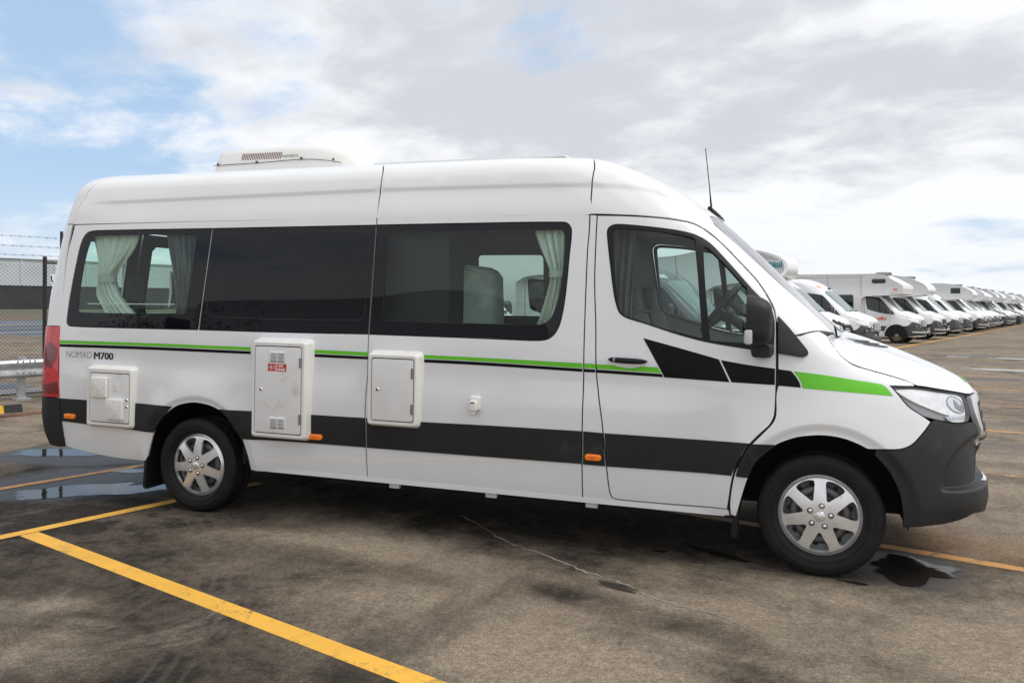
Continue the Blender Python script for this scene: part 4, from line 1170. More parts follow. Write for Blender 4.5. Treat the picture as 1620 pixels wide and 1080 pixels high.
mb.rings([[(ctr[0] + q * math.cos(a) * .0 + (.012 if k in (1,) else 0), rr2 * math.cos(a), ctr[2] + rr2 * math.sin(a)) for a in [2 * math.pi * i / 40 for i in range(40)]] for k, (rr2, q) in enumerate(((.105, 0), (.096, 0), (.088, 0)))], 0, False, False)
for a in (90, 210, 330):
    a = math.radians(a); t = Vector((0, math.cos(a), math.sin(a))); s = Vector((0, -math.sin(a), math.cos(a))); c = Vector((ctr[0] + .004, 0, ctr[2]))
    mb.add([c + s * .018, c + t * .092, c - s * .018, c + Vector((.012, 0, 0))], [(0, 1, 3), (1, 2, 3), (2, 0, 3)])
mb.build('ring_emblem', M['chrome'], gr)

# bonnet: lofted between its edge seam and the centre line
hs_ = np.array(LOW.at(*np.array([(u + .004, v + .004) for u, v in O['hood_seam']]).T)[0])
tp = np.array([(.625, 1.1095), (.67, 1.103), (.756, 1.092), (.863, 1.079), (.984, 1.0635), (1.06, 1.052), (1.15, 1.046), (1.30, 1.044), (1.42, 1.044), (1.549, 1.044)])
ht = LOW.at(tp[:, 0], tp[:, 1], .004)[0]
S0 = np.concatenate([hs_, ht])


def arc_resample(P, n):
    d = np.concatenate([[0], np.cumsum(np.linalg.norm(np.diff(P, axis=0), axis=1))]); t = np.linspace(0, d[-1], n)
    return np.stack([np.interp(t, d, P[:, k]) for k in range(3)], 1)


def smooth_pts(P, it=6):
    P = P.copy()
    for _ in range(it): P[1:-1] = P[1:-1] * .5 + (P[:-2] + P[2:]) * .25
    return P


NS, NC = 110, 26
S = smooth_pts(arc_resample(S0, NS), 3)
hc = np.array([(.135, 0, 1.392), (.28, 0, 1.348), (.42, 0, 1.300), (.55, 0, 1.250), (.68, 0, 1.196), (.78, 0, 1.148), (.86, 0, 1.104), (.905, 0, 1.076), (.926, 0, 1.056), tuple(S[-1])])
C = smooth_pts(arc_resample(hc, 60), 8)
# stations on the centre line advance with x along the edge
sx = np.linspace(0, 1, NS)
lenS = np.concatenate([[0], np.cumsum(np.linalg.norm(np.diff(S, axis=0), axis=1))]); f = lenS / lenS[-1]
kk = f ** 1.0
Cc = np.stack([np.interp(kk, np.linspace(0, 1, 60), C[:, i]) for i in range(3)], 1)
V = []; 
for i in range(NS):
    s, c = S[i], Cc[i]
    w = abs(s[1])
    k1 = np.array([s[0] * .78 + c[0] * .22, s[1] * .90, s[2] + (c[2] - s[2]) * .50])
    k2 = np.array([s[0] * .30 + c[0] * .70, s[1] * .52, c[2] - (c[2] - s[2]) * .10])
    for j in range(NC):
        t = j / (NC - 1)
        p = s * (1 - t) ** 3 + 3 * k1 * t * (1 - t) ** 2 + 3 * k2 * t * t * (1 - t) + c * t ** 3
        V.append(p)
HOODV = np.array(V).reshape(NS, NC, 3)
VV = [HOODV[i, j] for i in range(NS) for j in range(NC)]
FF = [(i * NC + j, (i + 1) * NC + j, (i + 1) * NC + j + 1, i * NC + j + 1) for i in range(NS - 1) for j in range(NC - 1)]
k = len(VV)
VV2 = VV + [p * np.array([1, -1, 1]) for p in VV]; FF2 = [f[::-1] for f in FF] + [tuple(q + k for q in f) for f in FF]
hood = mesh_obj('bonnet', VV2, FF2, M['paint'], VAN)
bm = bmesh.new(); bm.from_mesh(hood.data); bmesh.ops.remove_doubles(bm, verts=bm.verts, dist=.0008); bmesh.ops.recalc_face_normals(bm, faces=bm.faces)
bm.normal_update(); up = sum(f.normal.z for f in bm.faces)
if up < 0: bmesh.ops.reverse_faces(bm, faces=bm.faces)
bm.to_mesh(hood.data); bm.free()
# air slots in the bonnet near the windscreen, wiper and cowl
def hood_at(fi, fj, off=0.):
    p = HOODV[int(fi), int(fj)]; q = HOODV[min(int(fi) + 2, NS - 1), int(fj)]; r = HOODV[int(fi), min(int(fj) + 2, NC - 1)]
    n = np.cross(r - p, q - p); n /= np.linalg.norm(n) + 1e-9
    if n[2] < 0: n = -n
    return p + n * off
from mathutils.bvhtree import BVHTree
HOOD_TREE = BVHTree.FromPolygons([tuple(map(float, v)) for v in VV2], [tuple(int(i) for i in f) for f in FF2])


def hood_xy(x, y, off):
    hit = HOOD_TREE.ray_cast(Vector((x, y, 3.)), Vector((0, 0, -1)))[0]
    return np.array([x, y, (hit.z if hit else 1.3) + off])


for (xa, ya), (xb, yb) in (((.14, -.47), (.295, -.235)), ((.182, -.478), (.358, -.2)), ((.236, -.455), (.412, -.195))):
    for sg in (1, -1):
        mb = MB(); A = []
        for q in range(13):
            t = q / 12; w_ = .003 + .013 * math.sin(math.pi * t) ** .6; bow = .022 * math.sin(math.pi * t)
            x, y = xa + (xb - xa) * t + bow, ya + (yb - ya) * t
            A += [hood_xy(x - w_ * .8, y + w_ * .5, .004) * np.array([1, sg, 1]), hood_xy(x + w_ * .8, y - w_ * .5, .0045) * np.array([1, sg, 1])]
        mb.add(A, [(2 * j, 2 * j + 1, 2 * j + 3, 2 * j + 2) for j in range(12)])
        mb.build('bonnet_slot', M['mesh_dark'], hood, sharp=None)
cw = [HOODV[0, j] for j in range(NC)]
Vc = []; 
for j, p in enumerate(cw):
    e = min(1., j / 9)
    Vc += [p + np.array([.03 * e, .02 * (1 - e), -.02]), p + np.array([-.16 * e, .05 * (1 - e), -.02])]
Fc = [(2 * j, 2 * j + 1, 2 * j + 3, 2 * j + 2) for j in range(NC - 1)]
n2 = len(Vc); Vc2 = Vc + [p * np.array([1, -1, 1]) for p in Vc]; Fc2 = Fc + [tuple(i + n2 for i in f[::-1]) for f in Fc]
mesh_obj('cowl', Vc2, Fc2, M['mesh_dark'], VAN)

# windscreen
wsl = [(p[0] + .004, p[1]) for p in O['a_pillar_edge']]
WS = wsl + [(-.60, 2.112), (-.35, 2.127), (-.002, 2.135), (-.002, 1.375), (-.3, 1.372), (-.63, 1.372)]
panel('windscreen', UPP, WS, M['screenglass'], VAN, off=-.002, depth=0, both=True, step=.05)
panel('windscreen_border', UPP, WS, M['gloss_black'], VAN, holes=[inset_poly(WS, .010)], off=-.006, depth=0, both=False, step=.05)
panel('windscreen_border', UPP, WS, M['gloss_black'], VAN, holes=[inset_poly(WS, .010)], off=-.006, depth=0, mirror=True, step=.05)
mb = MB()
for y0, y1 in ((-.62, -.02), (.10, .70)):
    mb.tube([(.16, y0 - .05, 1.40), (.155, y0, 1.425), (.135, (y0 + y1) / 2, 1.425), (.12, y1, 1.44)], .010, 6)
mb.build('wiper', M['rubber'], VAN)

# --- stripes and print, thin film on the skin
for k in 'abcde':
    panel('green_stripe', SIDE, O['g_' + k], M['green'], VAN, off=.0014, depth=0, gap=.0)
    panel('black_stripe', SIDE, O['k_' + k], M['gloss_black'], VAN, off=.0014, depth=0)
panel('black_stripe', SIDE, O['wedge1'], M['gloss_black'], VAN, off=.0016, depth=0)
panel('black_stripe', SIDE, O['wedge2'], M['gloss_black'], VAN, off=.0016, depth=0)
panel('black_stripe', LOW, O['wedge3'], M['gloss_black'], VAN, off=.0016, depth=0)
panel('green_stripe', LOW, O['gwedge'], M['green'], VAN, off=.0016, depth=0)
mesh_obj('green_stripe', [hood_at(NS - 26 + e, q, .003) for e in (0, 4, 8) for q in (9, 13, 17)], [(0, 3, 4, 1), (1, 4, 5, 2), (3, 6, 7, 4), (4, 7, 8, 5)], M['green'], VAN)
def on_side(x0, z0):
    return lambda V: SIDE.at(x0 + V[:, 0], z0 + V[:, 1], .0018)[0]
nx0, nz0 = O['nomad'][0]
text_mesh('lettering', 'NOMAD', .078, M['black_print'], VAN, on_side(nx0, nz0 + .002), bold=-.002, width=.248)
for k in (0., .0035, .007): text_mesh('lettering', 'M700', .078, M['black_print'], VAN, on_side(nx0 + .270 + k, nz0 + .0005 * k), bold=0., width=.186)

# --- door handle
for mir in (False, True):
    s = 1 if mir else -1; d = door_f if mir else door_n
    panel('handle_recess', SIDE, O['handle_cup'], M['silver'] if False else M['paint'], d, off=.002, depth=.003, mirror=mir, step=.03)
    mb = MB(); y = 1.0
    R = []
    for t in np.linspace(0, 1, 15):
        x = -1.255 + .245 * t; e = max(0.02, (1 - abs(2 * t - 1) ** 4)); yo = .990 + .006 + .042 * math.sin(math.pi * min(1, max(0, t))) ** .45
        R.append([(x, s * (yo + .012 * e * math.cos(a)), 1.203 - .006 * t + .0175 * e ** .5 * math.sin(a)) for a in [2 * math.pi * q / 12 for q in range(12)]])
    mb.rings(R, 0, True, True); h = mb.build('handle', M['rubber'], d)
    if not mir:
        mb = MB(); mb.lathe([(.0005, -.004), (.011, -.004), (.013, 0)], (-1.205, -1.035, 1.203), 14); mb.build('lock', M['chrome'], h)

# --- wing mirrors
for mir in (False, True):
    s = 1 if mir else -1; d = door_f if mir else door_n
    R = []
    for t in np.linspace(0, 1, 12):          # from the glass face forward round the shell
        x = -.425 + .135 * t; q = math.sqrt(max(0., 1 - t ** 2.4)) if t < 1 else 0.06
        q = max(q, .08); hh, ww = .142 * (.55 + .45 * q), .105 * (.42 + .58 * q)
        prof = rrect(-ww, -hh, ww, hh, min(ww, hh) * .85, 6)
        R.append([(x, s * (1.185 + a), 1.467 - .012 * t + b + .0 * a) for a, b in prof])
    mb = MB(); mb.rings(R, 0, False, True)
    mm = mb.build('wing_mirror', M['bumper'], d)
    mb = MB(); mb.add([(p[0] + .006, p[1], p[2]) for p in R[0]], [tuple(range(len(R[0])))]); mb.build('mirror_glass', M['chrome'], mm)
    mb = MB(); mb.rings([[(x, y, z) for x, z in rrect(-.37 - w, 1.285 - .03, -.30 + w * .5, 1.285 + .045, .02, 3)] for y, w in ((s * .93, .05), (s * 1.02, .03), (s * 1.13, .03), (s * 1.16, .0))], 0, True, True)
    mb.build('mirror_arm', M['bumper'], mm)
    mb = MB(); plate(mb, rrect(-.432, 1.335, -.39, 1.415, .012, 3), s * 1.27, s * 1.293, .006); mb.build('turn_signal', M['lens'] if False else M['silver'], mm)


# --- side marker lamps and gas socket
for x0, z0, x1, z1 in ((-5.584, .576, -5.474, .614), (-3.36, .566, -3.256, .603), (-1.386, .576, -1.282, .612)):
    zc = (z0 + z1) / 2
    mb = MB(); plate(mb, rrect(x0, zc - .0195, x1, zc + .0195, .0185, 5), -1.005, -1.031, .007); a = mb.build('marker_lamp', M['amber'], VAN)
    mb = MB(); plate(mb, rrect(x0 + .03, zc - .010, x1 - .035, zc + .010, .008, 3), -1.029, -1.0318, .001); mb.build('lamp_core', M['orange_print'], a)
mb = MB(); plate(mb, rrect(-2.158, .842, -2.088, .93, .012, 4), -.995, -1.035, .008); sk = mb.build('power_inlet', M['plastic'], VAN)
mb = MB(); plate(mb, rrect(-2.152, .835, -2.098, .905, .014, 4), -1.03, -1.062, .010); plate(mb, rrect(-2.135, .818, -2.112, .845, .006, 3), -1.03, -1.055, .004); mb.build('flap', M['plastic'], sk)
mb = MB(); mb.box((-2.125, -1.0625, .893), (.026, .002, .008)); mb.build('brand_mark', M['black_print'], sk)

# --- service hatches
def hatch(name, x0, z0, x1, z1, y, lab, door, mat_=None, flare=.022):
    mb = MB()
    o = rrect(x0, z0, x1, z1, .022, 6); dd = rrect(door[0] - .006, door[1] - .006, door[2] + .006, door[3] + .006, .018, 6)
    c = [((o_[0]), o_[1]) for o_ in o]
    R = [[(a, -.985, b) for a, b in inset_poly(o, -flare)], [(a, y + .02, b) for a, b in inset_poly(o, -.006)], [(a, y + .006, b) for a, b in inset_poly(o, 0.)],
         [(a, y, b) for a, b in inset_poly(o, .008)], [(a, y, b) for a, b in inset_poly(dd, -.002)], [(a, y + .012, b) for a, b in dd]]
    mb.rings(R, 0, False, False)
    b = mb.build(name, M['plastic'], VAN, sharp=30); tag(b, label=lab)
    mb = MB(); mb.add([(a, y + .010, bb_) for a, bb_ in dd], [tuple(range(len(dd)))]); mb.build('hatch_gap', M['seam'], b, sharp=None)
    mb = MB(); plate(mb, rrect(*door, .015, 5), y + .012, y - .001, .002); dr = mb.build('hatch_door', M['hatchdoor'], b)
    return b, dr


def hinge(p, x, za, zb, y):
    mb = MB(); mb.tube([(x, y - .002, za), (x, y - .002, zb)], .0065, 8); mb.box((x - .01, y - .001, (za + zb) / 2), (.014, .002, abs(zb - za))); mb.build('hinge', M['grey'], p)


def lock(p, x, z, y):
    mb = MB(); mb.lathe([(.0005, -.006), (.009, -.006), (.012, -.003), (.014, .002)], (x, y, z), 16); l = mb.build('lock', M['chrome'], p)
    mb = MB(); mb.box((x, y - .0068, z), (.003, .0012, .012)); mb.build('key_slot', M['seam'], l)


def vent(p, x0, z0, x1, z1, y):
    mb = MB(); plate(mb, rrect(x0, z0, x1, z1, .004, 2), y + .002, y - .003, .0015)
    w = (x1 - x0); v = mb.build('vent', M['hatchdoor'], p)
    for cx in (x0 + w * .30, x0 + w * .72):
        for i in range(5):
            zc = z0 + (z1 - z0) * (.16 + .165 * i)
            mb = MB(); mb.add([(cx - w * .17, y - .0032, zc - .004), (cx + w * .17, y - .0032, zc - .004), (cx + w * .17, y - .010, zc + .001), (cx - w * .17, y - .010, zc + .001), (cx - w * .17, y - .0032, zc + .006), (cx + w * .17, y - .0032, zc + .006)],
                              [(0, 1, 2, 3), (3, 2, 5, 4), (0, 3, 4), (1, 5, 2)])
            mb.build('louvre', M['hatchdoor'], v, sharp=20)
            mb = MB(); mb.box((cx, y - .0035, zc - .0065), (w * .34, .001, .006)); mb.build('louvre_slot', M['black_print'], v, sharp=None)


b1, d1 = hatch('gas_hatch', -3.800, .568, -3.365, 1.242, -1.078, 'tall white gas locker hatch with louvres and a red warning label', (-3.770, .602, -3.398, 1.205))
vent(d1, -3.660, 1.096, -3.516, 1.178, -1.079); vent(d1, -3.655, .632, -3.511, .716, -1.079)
hinge(d1, -3.394, 1.067, 1.133, -1.079); hinge(d1, -3.394, .672, .742, -1.079); lock(d1, -3.722, .902, -1.079)
mb = MB(); mb.box((-3.589, -1.0798, 1.061), (.150, .0016, .052)); stk = mb.build('warning_label', M['sticker_red'], d1, sharp=None)
flat = lambda x0, z0, y: (lambda V: np.stack([x0 + V[:, 0], np.full(len(V), y), z0 + V[:, 1]], 1))
text_mesh('label_print', 'L.P. GAS', .023, M['white_print'], d1, flat(-3.609, 1.0655, -1.0812), bold=.0012, width=.070)
text_mesh('label_print', 'STORAGE', .023, M['white_print'], d1, flat(-3.609, 1.0405, -1.0812), bold=.0012, width=.086)
mb = MB()
for k, (r0, r1_) in enumerate(((.0225, .0195),)):
    q = [(math.cos(math.pi / 2 * i), math.sin(math.pi / 2 * i)) for i in range(4)]
    mb.add([(-3.637 + a * r0, -1.0812, 1.061 + b * r0) for a, b in q] + [(-3.637 + a * r1_, -1.0812, 1.061 + b * r1_) for a, b in q], [(i, (i + 1) % 4, 4 + (i + 1) % 4, 4 + i) for i in range(4)])
mb.add([(-3.643, -1.0812, 1.054), (-3.631, -1.0812, 1.054), (-3.629, -1.0812, 1.060), (-3.637, -1.0812, 1.072), (-3.645, -1.0812, 1.060)], [(0, 1, 2, 3, 4)])
mb.build('flame_symbol', M['white_print'], d1, sharp=None)

b2, d2 = hatch('service_hatch', -2.886, .708, -2.522, 1.184, -1.062, 'plain white square hatch with a lock, forward of the gas locker', (-2.852, .741, -2.548, 1.151))
hinge(d2, -2.546, 1.028, 1.096, -1.063); hinge(d2, -2.546, .79, .858, -1.063); lock(d2, -2.81, .946, -1.063)

b0, d0 = hatch('service_hatch', -5.332, .545, -4.900, .990, -1.052, 'white hatch with two small square covers behind the rear wheel', (-5.293, .580, -4.920, .948))
for x0, z0, x1, z1, y in ((-5.275, .765, -5.120, .917, -1.075), (-5.121, .605, -4.966, .759, -1.078)):
    mb = MB(); plate(mb, rrect(x0, z0, x1, z1, .004, 3), -1.05, y, .004); cv = mb.build('square_cover', M['plastic'], d0)
    mb = MB()
    xc, zc = (x0 + x1) / 2, (z0 + z1) / 2
    for dx, dz in ((0, .055), (0, -.055), (.05, 0), (-.05, 0)):
        mb.lathe([(.0004, -.0012), (.003, -.0012), (.004, .001)], (xc + dx, y - .0006, zc + dz), 8)
    mb.build('screw', M['grey'], cv)
mb = MB(); plate(mb, rrect(-5.112, .765, -5.090, .925, .004, 3), -1.05, -1.058, .003); mb.build('slide_rail', M['plastic'], d0)
mb = MB(); plate(mb, rrect(-5.064, .814, -5.011, .876, .006, 3), -1.05, -1.0555, .002); mb.build('blank_plate', M['plastic'], d0)
for z in (.705, .755):
    lock(d0, -4.938, z, -1.0535)

# --- roof kit
R = []
acx = [(-4.735, .0), (-4.733, .55), (-4.715, .87), (-4.68, .97), (-4.4, 1.0), (-3.93, .985), (-3.75, .86), (-3.62, .62), (-3.50, .34), (-3.42, .02)]
xs = [-4.735, -4.733, -4.722, -4.70, -4.66, -4.4, -4.15, -3.93, -3.82, -3.72, -3.62, -3.53, -3.46, -3.415]
tops = [2.600, 2.64, 2.70, 2.745, 2.765, 2.775, 2.775, 2.770, 2.765, 2.755, 2.735, 2.708, 2.672, 2.605]
for x, zt_ in zip(xs, tops):
    hw = .345 if x < -3.9 else .345 - .11 * ((x + 3.9) / .485) ** 2
    z0 = 2.565; hgt = zt_ - z0; r = min(.05, hgt * .45)
    prof = [(-hw - .012, z0), (-hw, z0 + hgt * .35), (-hw + .012, z0 + hgt - r), (-hw + .012 + r * .35, z0 + hgt - r * .3), (-hw + .012 + r, z0 + hgt), (-.1, z0 + hgt + .006)]
    prof = prof + [(-a, b) for a, b in prof[::-1]]
    R.append([(x, a, b) for a, b in prof])
mb = MB(); mb.rings(R, 0, True, True)
ac = mb.build('air_conditioner', M['cream'], VAN, sharp=50)
mb = MB()
for i in range(23):
    x = -4.475 + i * .0168
    mb.add([(x, -.3415, 2.668), (x + .0075, -.3415, 2.668), (x + .0185, -.337, 2.722), (x + .011, -.337, 2.722)], [(0, 1, 2, 3)])
o = mb.build('vent_slots', M['rust'], ac, sharp=None); 
mb = MB()
pts = [(-4.738, -.356, 2.632), (-4.3, -.356, 2.640), (-3.95, -.356, 2.651), (-3.80, -.350, 2.650), (-3.66, -.335, 2.636), (-3.56, -.31, 2.620)]
mb.tube(pts, .0028, 5); mb.build('joint_line', M['seam'], ac)
for x, z in ((-4.70, 2.645), (-4.32, 2.650), (-3.90, 2.664), (-3.62, 2.645)):
    mb = MB(); mb.sphere((x, -.350 if x < -3.7 else -.33, z), .010, 5); mb.build('screw', M['rust'], ac)
text_mesh('lettering', 'DOMETIC', .030, M['black_print'], ac, lambda V: np.stack([-4.058 + V[:, 0], -.3435 + 0 * V[:, 0], 2.676 + V[:, 1]], 1), bold=0., width=.130)
mb = MB()
mb.tube([(-4.083, -.3435, 2.684), (-4.077, -.3435, 2.694), (-4.072, -.3435, 2.684)], .0022, 4); mb.tube([(-4.070, -.3435, 2.692), (-4.064, -.3435, 2.680)], .0022, 4)
mb.build('logo_mark', M['black_print'], ac)
mb = MB(); mb.box((-2.44, 0, 2.570), (1.5, .92, .014)); mb.box((-2.44, 0, 2.578), (1.44, .86, .004), 1); mb.build('solar_panel', [M['roofpaint'], M['blackglass']], VAN)
# aerial on the roof's front slope
mb = MB()
mb.rings([[(-.70 + dx + a * l, b * w, z + a * l * -.72) for a, b in [(math.cos(t), math.sin(t)) for t in [2 * math.pi * q / 14 for q in range(14)]]] for dx, l, w, z in ((0, .062, .026, 2.178), (-.006, .055, .022, 2.200), (-.020, .036, .015, 2.222), (-.034, .014, .009, 2.238))], 0, False, True)
ant = mb.build('aerial', M['rubber'], VAN, sharp=50)
mb = MB(); mb.tube([(-.735, 0, 2.23), (-.742, 0, 2.30)], [.0075, .006], 8); mb.tube([(-.742, 0, 2.30), (-.750, 0, 2.38), (-.782, 0, 2.655)], [.0055, .0035, .0028], 8); mb.sphere((-.782, 0, 2.655), .005, 5); mb.build('mast', M['rubber'], ant)

# --- chassis, wheel housings, mud flaps
mb = MB(); mb.box((-2.3, 0, .40), (3.4, 1.80, .16)); mb.box((-2.6, 0, .40), (6.2, 1.06, .20)); mb.box((-2.3, -.55, .30), (2.6, .5, .12)); mb.box((-1.6, .5, .30), (1.2, .5, .14)); mb.box((-4.36, 0, .33), (.14, 1.6, .14)); mb.box((0, 0, .33), (.16, 1.5, .12))
mb.box((-5.1, .1, .33), (.7, .5, .2)); mb.tube([(-5.9, .5, .33), (-3.2, .5, .30)], .04, 8); mb.build('chassis', M['under'], VAN, sharp=None)
mb = MB(); mb.box((-3.1, 0, .66), (5.3, 1.06, .02)); mb.build('floor', M['darktrim'], VAN)
mb = MB(); mb.box((-2.19, -.962, .318), (3.30, .05, .03)); mb.box((-5.15, -.94, .315), (.50, .04, .02)); mb.build('sill_edge', M['paint'], VAN)
mb = MB()
for x in (-2.72, -2.02, -1.35): mb.box((x, -.955, .285), (.075, .03, .03))
mb.build('jacking_bracket', M['silver'], VAN)
for cx, cz in ((-.01, .36), (-4.36, .33)):
    for s in (-1, 1):
        mb = MB(); n = 28; R = []
        for y in (.985, .55):
            R.append([(cx + .455 * math.cos(a), s * y, cz + .455 * math.sin(a)) for a in np.linspace(-.10, math.pi + .10, n)])
        mb.rings(R, 0, False, False, closed=False)
        mb.add([(cx, s * .55, cz)] + R[1], [(0, i, i + 1) for i in range(1, n)])
        mb.build('wheel_housing', M['dark'], VAN, sharp=60)
for s in (-1, 1):
    mb = MB(); mb.rings([[(x, s * y, z) for x, y in ((x0, .99), (x0 + .03, .995), (x0 + .03, .70), (x0, .70))] for x0, z in ((-4.785, .56), (-4.81, .45), (-4.835, .10), (-4.82, .085))], 0, True, True); mb.build('mud_flap', M['rubber'], VAN)
    mb = MB(); mb.rings([[(x, s * y, z) for x, y in ((x0, .99), (x0 + .03, .992), (x0 + .03, .72), (x0, .72))] for x0, z in ((-.470, .54), (-.485, .42), (-.505, .20), (-.50, .185))], 0, True, True); mb.build('mud_flap', M['rubber'], VAN)

# --- wheels
TR = .353


def make_tyre_mesh():
    n = 168
    prof = [(.215, -.060), (.230, -.078), (.236, -.094), (.242, -.101), (.256, -.111), (.285, -.119), (.312, -.117), (.330, -.110), (.342, -.100)]
    tread = [(.3475, -.093), (.350, -.080), (.351, -.062), (.3515, -.058), (.352, -.034), (.352, -.030), (.353, -.004), (.353, .004), (.352, .030), (.352, .034), (.3515, .058), (.351, .062), (.350, .080), (.3475, .093)]
    full = prof + tread + [(r, -y) for r, y in prof[::-1]]
    V = []
    for k in range(n):
        a = 2 * math.pi * k / n
        for i, (r, y) in enumerate(full):
            j = i - len(prof)
            if 0 <= j < len(tread):
                if j in (3, 5, 8, 10): r -= .009
                if j in (6, 7): r -= .008
                if (k + (j > 6)) % 2 == 0 and j not in (6, 7): r -= .0045
            elif i in (7, 8, len(full) - 9, len(full) - 8) and k % 2 == 0: r -= .0022
            V.append((r * math.sin(a), y, r * math.cos(a)))
    m_ = len(full); F = [(k * m_ + i, k * m_ + i + 1, ((k + 1) % n) * m_ + i + 1, ((k + 1) % n) * m_ + i) for k in range(n) for i in range(m_ - 1)]
    return V, F


def cap_mesh():
    """seven-spoke wheel trim, outward face towards -y"""
    n_h = 7; R0 = .218
    outer = [(R0 * math.sin(a), R0 * math.cos(a)) for a in np.linspace(0, 2 * math.pi, 112, endpoint=False)]
    holes = []
    for k in range(n_h):
        a0 = 2 * math.pi * (k + .5) / n_h; h = []
        for r, da in ((.192, -.265), (.197, -.16), (.199, 0), (.197, .16), (.192, .265), (.180, .285), (.150, .25), (.120, .175), (.098, .105), (.088, .0), (.098, -.105), (.120, -.175), (.150, -.25), (.180, -.285)):
            h.append((r * math.sin(a0 + da), r * math.cos(a0 + da)))
        holes.append(h)
    return outer, holes


class Dish:
    """crowned wheel-trim surface"""
    def pos(self, x, z):
        r = np.hypot(x, z)
        y = -.090 - .030 * (1 - (r / .229) ** 2) + .010 * sstep(.206, .2285, r)
        return np.stack([x, y, z], 1)

    def at(self, x, z, off=0.):
        x = np.atleast_1d(np.asarray(x, float)); z = np.atleast_1d(np.asarray(z, float)); e = 1e-3
        n = -np.cross(self.pos(x + e, z) - self.pos(x - e, z), self.pos(x, z + e) - self.pos(x, z - e)); n *= -1
        n /= np.linalg.norm(n, axis=1)[:, None]
        n[n[:, 1] > 0] *= -1
        return self.pos(x, z) + n * off, n


def make_wheel(parent):
    w = parent
    V, F = make_tyre_mesh(); ty = mesh_obj('tyre', V, F, M['tyre'], w, sharp=28)
    bm = bmesh.new(); bm.from_mesh(ty.data); bmesh.ops.recalc_face_normals(bm, faces=bm.faces); bm.to_mesh(ty.data); bm.free()
    ty.data.set_sharp_from_angle(angle=math.radians(28))
    mb = MB()
    for r, y in ((.297, -.1195), (.262, -.1165)):
        mb.lathe([(r - .003, y + .001), (r - .001, y - .0016), (r + .001, y - .0016), (r + .003, y + .001)], (0, 0, 0), 72)
    mb.build('sidewall_rib', M['tyre'], w, sharp=60)
    mb = MB(); mb.lathe([(.222, -.050), (.205, -.052), (.194, -.046), (.186, -.04), (.172, -.04), (.160, -.058), (.145, -.066), (.125, -.060), (.110, -.045), (.0005, -.045)], (0, 0, 0), 56); rim = mb.build('rim', M['steel'], w, sharp=45)
    mb = MB()
    for k in range(16):
        a = 2 * math.pi * (k + .3) / 16; c = (.168 * math.sin(a), -.0, .168 * math.cos(a))
        mb.lathe([(.0004, -.0525), (.0135, -.0525), (.0150, -.048)], c, 12)
    mb.build('rim_hole', M['dark'], rim)
    outer, holes = cap_mesh()
    outer = [(a * 1.05, b * 1.05) for a, b in outer]; holes = [[(a * 1.05, b * 1.05) for a, b in h] for h in holes]
    cap = panel('wheel_trim', Dish(), outer, M['hubcap'], w, holes=holes, depth=.018, step=.014, smooth=60, extra=[(q_ * math.sin(a), q_ * math.cos(a)) for q_ in (.204, .209, .214, .219, .224) for a in np.linspace(0, 2 * math.pi, 110, endpoint=False)])
    mb = MB(); c = -.090 - .030
    mb.lathe([(.0004, c - .008), (.020, c - .007), (.027, c - .003), (.030, c + .002)], (0, 0, 0), 28); mb.build('centre_cap', M['hubcap'], cap)
    for k in range(5):
        a = 2 * math.pi * (k + .13) / 5
        mb = MB(); mb.sphere((.060 * math.sin(a), c + .002, .060 * math.cos(a)), .0115, 7); mb.build('wheel_nut', M['chrome'], cap)
        mb = MB(); mb.lathe([(.0125, c + .0005), (.0165, c + .0005)], (.060 * math.sin(a), 0, .060 * math.cos(a)), 14); mb.build('nut_recess', M['seam'], cap)
    return w


def copy_tree(o, parent=None, link=True):
    c = o.copy(); col.objects.link(c)
    if parent is not None: c.parent = parent
    for ch in list(o.children): copy_tree(ch, c)
    return c


wheel0 = empty('wheel', (-.012, -.850, .346)); wheel0.parent = VAN
make_wheel(wheel0)
wheel0.rotation_euler = (math.radians(-1.6), 0, math.radians(-2.0))
w1 = copy_tree(wheel0, VAN); w1.location = (-4.366, -.850, .291); w1.rotation_euler = (0, math.radians(5), 0)
w2 = copy_tree(wheel0, VAN); w2.location = (-.012, .850, .346); w2.rotation_euler = (0, 0, math.radians(178))
w3 = copy_tree(wheel0, VAN); w3.location = (-4.366, .850, .291); w3.rotation_euler = (0, 0, math.pi)

# --- inside
mb = MB(); mb.box((-3.4, 0, 2.33), (3.8, 1.46, .02)); mb.build('headliner', M['headliner'], VAN)
mb = MB(); mb.box((-1.12, 0, 2.10), (.52, 1.40, .03)); mb.build('headliner', M['liner'], VAN)
for s in (-1, 1):
    mb = MB(); mb.add([(-5.3, s * .82, 2.16), (-1.55, s * .82, 2.16), (-1.55, s * .72, 2.33), (-5.3, s * .72, 2.33)], [(0, 1, 2, 3)]); mb.build('roof_trim', M['liner'], VAN, sharp=None)
mb = MB()
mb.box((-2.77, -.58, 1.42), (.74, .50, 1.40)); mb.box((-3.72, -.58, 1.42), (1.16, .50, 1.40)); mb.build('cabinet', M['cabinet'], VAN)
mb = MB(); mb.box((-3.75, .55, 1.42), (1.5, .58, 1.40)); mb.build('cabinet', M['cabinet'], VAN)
mb = MB(); mb.box((-5.0, 0, 1.08), (1.6, 1.7, .30)); mb.build('bed', M['greycloth'], VAN)
